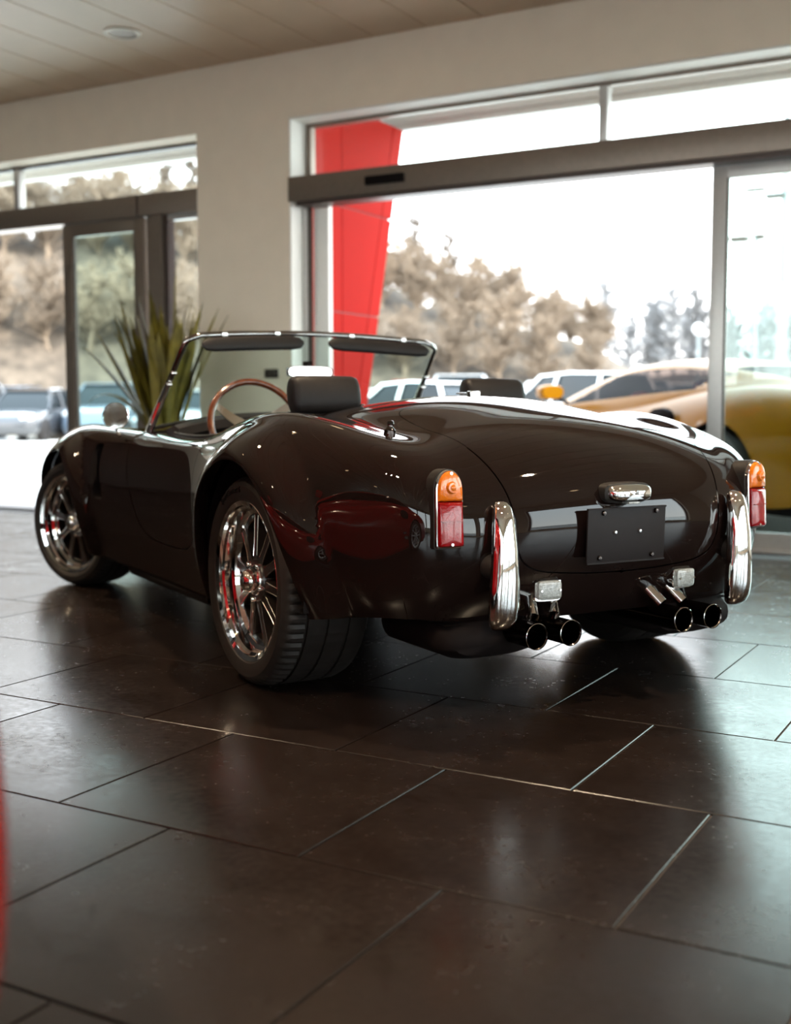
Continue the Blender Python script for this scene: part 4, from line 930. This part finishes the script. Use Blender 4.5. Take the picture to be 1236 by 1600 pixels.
def parked(kind, colour, loc, rz, label, group=None):
    key = (kind, colour)
    if key in PROTO:
        r = copy_tree(PROTO[key])
    else:
        b, g, rf, pil, lamps, gr, whl, L, hw = car_meshes(kind); p = PAINTS[colour]; r = empty('parked_car')
        b.build('body', p, r, 50); g.build('windows', M_carglass, r, 30); rf.build('roof', p, r, 40); gr.build('grille', M_dark, r, 40)
        for q in pil: q.build('pillar', p, r, 60)
        for l_ in lamps: l_.build('headlamp', M_headl, r, 40)
        for sx in (-.30, .32):
            for s in (1, -1):
                w = whl.build('wheel', M_rubber, r, 40); w.location = (sx * L, s * (hw + .005), .325)
                if s < 0: w.rotation_euler = (0, 0, PI)
        PROTO[key] = r
    r.location = loc; r.rotation_euler = (0, 0, rz); tag(r, label, 'car', group); 
    if not group and 'group' in r: del r['group']
    return r
# ---------------------------------------------------------------- outside
rng = random.Random(7)
M_pave = mat('pale_paving', (.62, .60, .56), .7, noise=.05, nscale=1.5)
M_asph = mat('asphalt', (.20, .19, .18), .85, noise=.12, nscale=4, bump=.1, bscale=80)
M_kerb = mat('kerb_stone', (.50, .46, .39), .8, noise=.1, nscale=5)
M_grass = mat('dry_grass', (.085, .066, .048), .9, noise=.5, nscale=1.6, bump=.6, bscale=6)
M_soffit = mat('canopy_white', (.72, .72, .70), .5, noise=.02)
M_facade = mat('facade_white', (.75, .77, .77), .5, noise=.03)
M_redclad = mat('red_cladding', (.36, .010, .006), .65, spec=.05, noise=.03, nscale=3, orand=.04)
struct(MB().box((-160, RY1 + .30, -.45), (160, 26.0, -.03)).build('pavement', M_pave, smooth=0))
struct(MB().box((-160, 26.0, -.45), (160, 120, -.05)).build('parking_ground', M_asph, smooth=0))
struct(MB().box((-160, -60, -.45), (160, RY0 - .31, -.05)).build('rear_yard', M_asph, smooth=0))
struct(MB().box((RX1 + .31, RY0 - .31, -.45), (160, RY1 + .30, -.05)).box((-160, RY0 - .31, -.45), (RX0 - .31, RY1 + .30, -.05)).build('side_yard', M_asph, smooth=0))
struct(MB().box((RX0 - .6, RY0 - .6, RZ + .26), (RX1 + .6, RY1 + .32, RZ + .75)).build('roof', M_facade, smooth=0))
k_ = MB().box((-120, 25.7, -.03), (60, 26.0, .09), .02).build('kerb', M_kerb); struct(k_)
# canopy over the entrances: soffit boards on a fascia, with square lamps
can = struct(MB().box((RX0 - .5, RY1 + .30, 3.36), (RX1 + .5, 9.05, 3.9)).build('canopy', M_soffit, smooth=0))
p0 = None
for k in range(7):
    y = RY1 + .32 + .235 * k
    if p0 is None: p0 = MB().box((RX0 - .5, 0, 3.325), (RX1 + .5, .22, 3.36), .004).build('soffit_board', M_soffit, can); o = p0
    else: o = p0.copy(); C.objects.link(o)
    o.location.y = y
MB().box((RX0 - .5, 8.97, 3.215), (RX1 + .5, 9.05, 3.36)).box((RX0 - .5, 8.93, 3.27), (RX1 + .5, 8.97, 3.36)).build('fascia', M_alulight, can, 0)
for x in (-9.2, -7.0, -4.3, -2.2, .4): MB().box((x - .14, 8.2, 3.275), (x + .14, 8.48, 3.327), .01).build('canopy_lamp', M_soffit, can)
# red tapering fin beside the right entrance, clad in panels
fin = empty('entrance_fin', (-4.95, 7.3, 0)); tag(fin, 'tall red panel-clad fin leaning outward beside the open entrance', 'sign')
def fin_edge(z): return 8.32 + (8.94 - 8.32) * (z - .94) / (3.3 - .94)
MB().prism([(7.35, 0), (fin_edge(0) - .03, 0), (fin_edge(3.2) - .03, 3.2), (7.35, 3.2)], lambda y, z: (-.30, y - 7.3, z), lambda y, z: (-.012, y - 7.3, z)).build('fin_core', mat('dark_red_core', (.20, .015, .012), .5, noise=.1), fin, 0)
zs_ = [(0, .55), (.55, 1.60), (1.60, 2.42), (2.42, 3.2)]
for z0, z1 in zs_:
    z0 += .006; z1 -= .006
    for col in range(3):
        ya = {0: lambda z: 7.35, 1: lambda z: 7.93, 2: lambda z: fin_edge(z) - .16}[col]; yb = {0: lambda z: 7.92, 1: lambda z: fin_edge(z) - .17, 2: lambda z: fin_edge(z)}[col]
        pl_ = [(ya(z0), z0), (yb(z0), z0), (yb(z1), z1), (ya(z1), z1)]
        MB().prism(pl_, lambda y, z: (-.012, y - 7.3, z), lambda y, z: (0, y - 7.3, z)).build('fin_panel', M_redclad, fin, 0)
# lamp posts and masts at the far right
M_pole = mat('galvanised_pole', (.22, .25, .25), .45, metal=.5, noise=.1)
def lamp_post(u, dist, h, label, arms):
    p = bearing(u, dist); r = empty('lamp_post', (p.x, p.y, -.05)); tag(r, label, 'lamp post')
    MB().tube([(0, 0, 0), (0, 0, h)], [.085, .055], 10).build('pole', M_pole, r)
    if arms == 'flood':
        MB().tube([(-.45, .1, h - .05), (.15, 0, h - .05)], .035, 8).build('arm', M_pole, r); MB().box((-.62, -.1, h - .16), (-.2, .25, h - .02), .03).build('lamp_head', M_aludark, r); MB().box((.0, -.1, h - .14), (.2, .2, h), .03).build('lamp_head', M_aludark, r)
    elif arms == 'globe': MB().lathe([(.0, h + .5), (.17, h + .43), (.25, h + .25), (.17, h + .07), (.05, h)], 16, 'z').build('globe', M_soffit, r, 60)
    else:
        for z, a in ((h * .62, -.75), (h * .60, -.35)): MB().box((a, -.12, z), (a + .38, .12, z + .06), .01).build('lamp_head', M_aludark, r)
        MB().tube([(-.7, 0, h * .61), (.1, 0, h * .61)], .03, 8).build('arm', M_pole, r)
lamp_post(1170, 30, 5.1, 'grey lamp post with a boxy twin floodlight head beside the parking lot', 'flood')
lamp_post(1213, 24, 8.2, 'tall grey mast with two small lamps halfway up its height', 'mast')
lamp_post(1085, 50, 3.9, 'slim lamp post with a white globe on top in front of far trees', 'globe')

# parked cars: rows in the lot (first row faces the showroom)
row = [(-70, 'suv', 'grey', 36), (55, 'hatch', 'black', 35), (175, 'suv', 'blue', 36), (300, 'hatch', 'silver', 35), (420, 'suv', 'grey', 36), (10, 'suv', 'blue', 41.5), (118, 'hatch', 'grey', 41), (225, 'suv', 'silver', 41.5), (335, 'hatch', 'white', 41)]
for k, (u, kd, cl, dd) in enumerate(row):
    p = bearing(u, dd); parked(kd, cl, (p.x, p.y, -.05), math.radians(-66 + 2 * (k % 3)), '%s %s in the %s row of the lot facing the showroom' % ({'white': 'white', 'silver': 'silver', 'grey': 'grey', 'blue': 'blue-grey', 'black': 'black'}[cl], {'hatch': 'hatchback', 'suv': 'sport utility car', 'van': 'van'}[kd], 'first' if dd < 38 else 'second'), 'front rows of parked cars')
p = bearing(890, 27); parked('suv', 'white', (p.x, p.y, -.05), math.radians(150), 'white sport utility car parked just behind the yellow coupe')
p = bearing(640, 26); parked('hatch', 'white', (p.x, p.y, -.05), math.radians(168), 'white hatchback parked side-on near the red fin')
k = 0
for dist, us in ((33.5, range(575, 1010, 142)), (40, range(530, 1060, 118)), (46.5, range(545, 1070, 102))):
    for u in us:
        cl = ('white', 'silver', 'white', 'grey', 'white', 'dred', 'silver')[k % 7]; kd = ('hatch', 'suv', 'van')[(k * 2 + int(dist)) % 3]; k += 1
        p = bearing(u + rng.uniform(-4, 4), dist); parked(kd, cl, (p.x, p.y, -.05), math.radians(-64 + rng.uniform(-3, 3)), '%s %s among the crowded rows below the wooded bank' % ({'white': 'white', 'silver': 'silver', 'grey': 'grey', 'dred': 'dark red'}[cl], {'hatch': 'hatchback', 'suv': 'sport utility car', 'van': 'van'}[kd]), 'crowded rows of parked cars')

# wooded bank behind the lot
def bank_h(u):
    return float(np.interp(u, [-500, 0, 330, 600, 760, 930, 980, 1100, 1500], [12, 10.8, 10.2, 7.4, 6.0, 4.2, 3.0, 2.8, 2.8]))
v, f = [], []; us = list(range(-700, 1900, 40)); ds = [(54, 0), (56.5, .3), (60, .75), (63, .95), (70, 1), (110, 1.05)]
for u in us:
    for d, k in ds:
        p = bearing(u, d); v.append((p.x, p.y, -.1 + bank_h(u) * k * (1 + .08 * rng.uniform(-1, 1))))
n = len(ds)
for i in range(len(us) - 1):
    for j in range(n - 1): f.append((i * n + j, (i + 1) * n + j, (i + 1) * n + j + 1, i * n + j + 1))
bk = obj('wooded_bank', v, f, M_grass, None, 180); struct(bk)
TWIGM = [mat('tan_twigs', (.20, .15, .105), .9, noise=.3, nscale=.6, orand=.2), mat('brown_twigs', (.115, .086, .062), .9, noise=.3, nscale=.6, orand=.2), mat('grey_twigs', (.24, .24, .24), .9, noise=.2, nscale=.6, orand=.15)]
M_conif = mat('conifer_green', (.03, .045, .032), .9, noise=.4, nscale=2, orand=.2)
def bare_tree(seed, h, spread, nb, lean=0):
    r = random.Random(seed); trunk, tw = MB(), MB()
    def limb(mb, a, b, ra, rb, n=3):
        mb.tube([a, b], [ra, rb], n, caps=False)
    stems = 3 if spread > .45 else 1
    for s in range(stems):
        base = Vector((r.uniform(-.3, .3), r.uniform(-.3, .3), 0)) if stems > 1 else Vector((0, 0, 0))
        top = Vector((r.uniform(-1, 1) * spread * h * .35, r.uniform(-1, 1) * spread * h * .35, h * r.uniform(.8, 1)))
        pts = [base.lerp(top, t) + Vector((r.uniform(-.15, .15), r.uniform(-.15, .15), 0)) for t in (0, .3, .6, 1)]; pts[0] = base
        trunk.tube(pts, [.018 * h, .013 * h, .008 * h, .002 * h], 5)
        for k in range(nb // stems):
            t = r.uniform(.12, .97); p = base.lerp(top, t); a = r.uniform(0, 2 * PI); L = h * spread * (1.05 - .7 * t) * r.uniform(.5, 1)
            q = p + Vector((math.cos(a) * L, math.sin(a) * L, L * r.uniform(.3, 1.0))); limb(tw, p, q, .009 * h, .005 * h)
            for j in range(7):
                tt = r.uniform(.2, 1); p2 = p.lerp(q, tt); l2 = L * r.uniform(.25, .6)
                d = Vector((r.uniform(-1, 1), r.uniform(-1, 1), r.uniform(.1, 1.2))).normalized(); q2 = p2 + d * l2; limb(tw, p2, q2, .0055 * h, .003 * h)
                for i in range(4):
                    p3 = p2.lerp(q2, r.uniform(.3, 1)); d = Vector((r.uniform(-1, 1), r.uniform(-1, 1), r.uniform(-.2, 1.1))).normalized(); limb(tw, p3, p3 + d * l2 * r.uniform(.3, .7), .004 * h, .002 * h)
    return trunk, tw
def tree_proto(name, seed, h, spread, nb, m, label, group):
    r = empty(name); tag(r, label, 'tree', group); a, b = bare_tree(seed, h, spread, nb)
    a.build('trunk', m, r, 60); b.build('twigs', m, r, 0); return r
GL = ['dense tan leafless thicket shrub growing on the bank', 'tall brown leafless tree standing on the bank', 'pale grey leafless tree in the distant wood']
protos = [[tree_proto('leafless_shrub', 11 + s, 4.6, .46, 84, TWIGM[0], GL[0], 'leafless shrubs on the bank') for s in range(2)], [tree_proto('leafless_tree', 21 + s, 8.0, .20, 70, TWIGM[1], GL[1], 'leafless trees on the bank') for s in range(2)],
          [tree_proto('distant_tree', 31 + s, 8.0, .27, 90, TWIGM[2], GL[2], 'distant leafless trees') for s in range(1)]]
used = set()
def plant_tree(kind, u, d, sc, sz=1.0):
    pr = protos[kind][rng.randrange(len(protos[kind]))]; o = pr if pr.name not in used else copy_tree(pr); used.add(pr.name)
    near = 'the car front row' if u < 450 else 'crowded car rows'
    if kind < 2: o['label'] = '%s at the %s of the bank behind %s' % (('dense tan leafless shrub', 'tall brown leafless tree')[kind], 'foot' if d < 58.5 else ('middle' if d < 68 else 'top'), near)
    p = bearing(u, d); k = float(np.interp(d, [q[0] for q in ds], [q[1] for q in ds])); o.location = (p.x, p.y, -.15 + bank_h(u) * k * .95); o.rotation_euler = (0, 0, rng.uniform(0, 6.28)); o.scale = (sc, sc, sc * sz)
for r_, (d, step) in enumerate(((57, 72), (61, 66), (65.5, 62), (72, 60))):
    for u in range(-70 + 30 * (r_ % 2), 360, step): plant_tree(1 if r_ == 3 else 0, u + rng.uniform(-6, 6), d, rng.uniform(.85, 1.05))
    for u in range(560 + 32 * (r_ % 2), 950, step):
        plant_tree(1 if r_ == 3 and u < 760 else 0, u + rng.uniform(-6, 6), d, rng.uniform(.8, .98) * (1.0 if u < 800 else .85))
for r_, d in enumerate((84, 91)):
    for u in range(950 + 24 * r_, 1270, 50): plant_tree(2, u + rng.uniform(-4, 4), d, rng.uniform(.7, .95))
def conifer(u, d, h, w, label):
    p = bearing(u, d); r = empty('conifer', (p.x, p.y, bank_h(u) * .85)); tag(r, label, 'tree', 'conifers on the bank'); R = random.Random(u)
    MB().tube([(0, 0, -.5), (0, 0, h * .97)], [.2, .03], 6).build('trunk', TWIGM[1], r); m = MB()
    for k in range(230):
        t = R.uniform(.12, 1) ; a = R.uniform(0, 6.28); L = w * (1.06 - t) * R.uniform(.5, 1) + .15; z = h * t; dr = Vector((math.cos(a), math.sin(a), 0)); sd = Vector((-math.sin(a), math.cos(a), 0)) * L * .22
        b = Vector((0, 0, z)); e = b + dr * L + Vector((0, 0, -L * .25)); mid = b.lerp(e, .55)
        m.add([b, mid + sd, e, mid - sd, mid + Vector((0, 0, .12 * L))], [(0, 1, 4), (1, 2, 4), (2, 3, 4), (3, 0, 4), (0, 3, 2, 1)])
    m.build('foliage', M_conif, r, 0)
for u, d, h, w in ((690, 80, 6.4, 1.6), (725, 84, 5.6, 1.5), (640, 82, 7.0, 1.4), (170, 80, 9.0, 2.0), (225, 85, 9.6, 2.2), (268, 80, 9.8, 2.0), (120, 84, 8.4, 2.0)): conifer(u, d, h, w, 'dark green conifer rising above the leafless bank')

# ---------------------------------------------------------------- potted plant by the left entrance
pot = empty('potted_plant', (-5.40, 6.32, 0)); tag(pot, 'tall potted plant with long sword-shaped leaves near the left entrance', 'plant')
M_pot = mat('dark_pot', (.035, .028, .025), .4, noise=.1); M_soil = mat('potting_soil', (.03, .02, .014), .95, noise=.4, nscale=40, bump=.5)
MB().lathe([(.0, .0), (.15, .0), (.155, .02), (.20, .60), (.215, .64), (.215, .67), (.19, .67), (.18, .62)], 36, 'z').build('pot', M_pot, pot, 40)
MB().lathe([(.185, .615), (.1, .63), (.0, .635)], 24, 'z').build('soil', M_soil, pot, 60)
M_leaf = mat('sword_leaf', (.13, .10, .012), .5, spec=.3, noise=.45, nscale=9, orand=.35)
R = random.Random(5)
def sword_leaf(a, tilt, L, w, curl):
    d = Vector((math.cos(a), math.sin(a), 0)); sd = Vector((-math.sin(a), math.cos(a), 0)); m = MB(); rings = []
    p = d * R.uniform(.01, .09) + Vector((0, 0, .60)); n = 12
    for k in range(n + 1):
        t = k / n; an = tilt + curl * t * t; dirv = d * math.sin(an) + Vector((0, 0, math.cos(an))); nr = d * math.cos(an) - Vector((0, 0, math.sin(an)))
        ww = w * (.55 + 1.3 * t - 1.0 * t * t) * (1 - t ** 5) + .001
        tw = R_tw * t; s2 = (sd * math.cos(tw) + nr * math.sin(tw)); n2 = nr * math.cos(tw) - sd * math.sin(tw)
        rings.append([p + s2 * ww, p - n2 * ww * .25 + n2 * .0, p - s2 * ww, p - n2 * (ww * .25 - .004)]); p = p + dirv * (L / n)
    m.loft(rings); m.build('leaf', M_leaf, pot, 50)
for k in range(52):
    a = R.uniform(0, 2 * PI); tilt = R.uniform(.02, .34); L = R.uniform(.62, 1.05) * (1.04 - .45 * tilt); R_tw = R.uniform(-.5, .5)
    sword_leaf(a, tilt, L, R.uniform(.032, .05), R.uniform(-.1, .25))
for a, tilt, L, curl in ((3.55, .62, .88, .25), (3.75, .58, .86, .35), (3.4, .50, .92, .1), (3.3, .55, .72, 1.9), (3.0, .34, 1.08, .05), (.4, .35, 1.0, .1), (.1, .25, 1.0, .1), (.6, .40, .98, .1)):
    R_tw = .2; sword_leaf(a, tilt, L, .036, curl)
R_tw = 0; sword_leaf(.2, .03, 1.25, .024, .02)
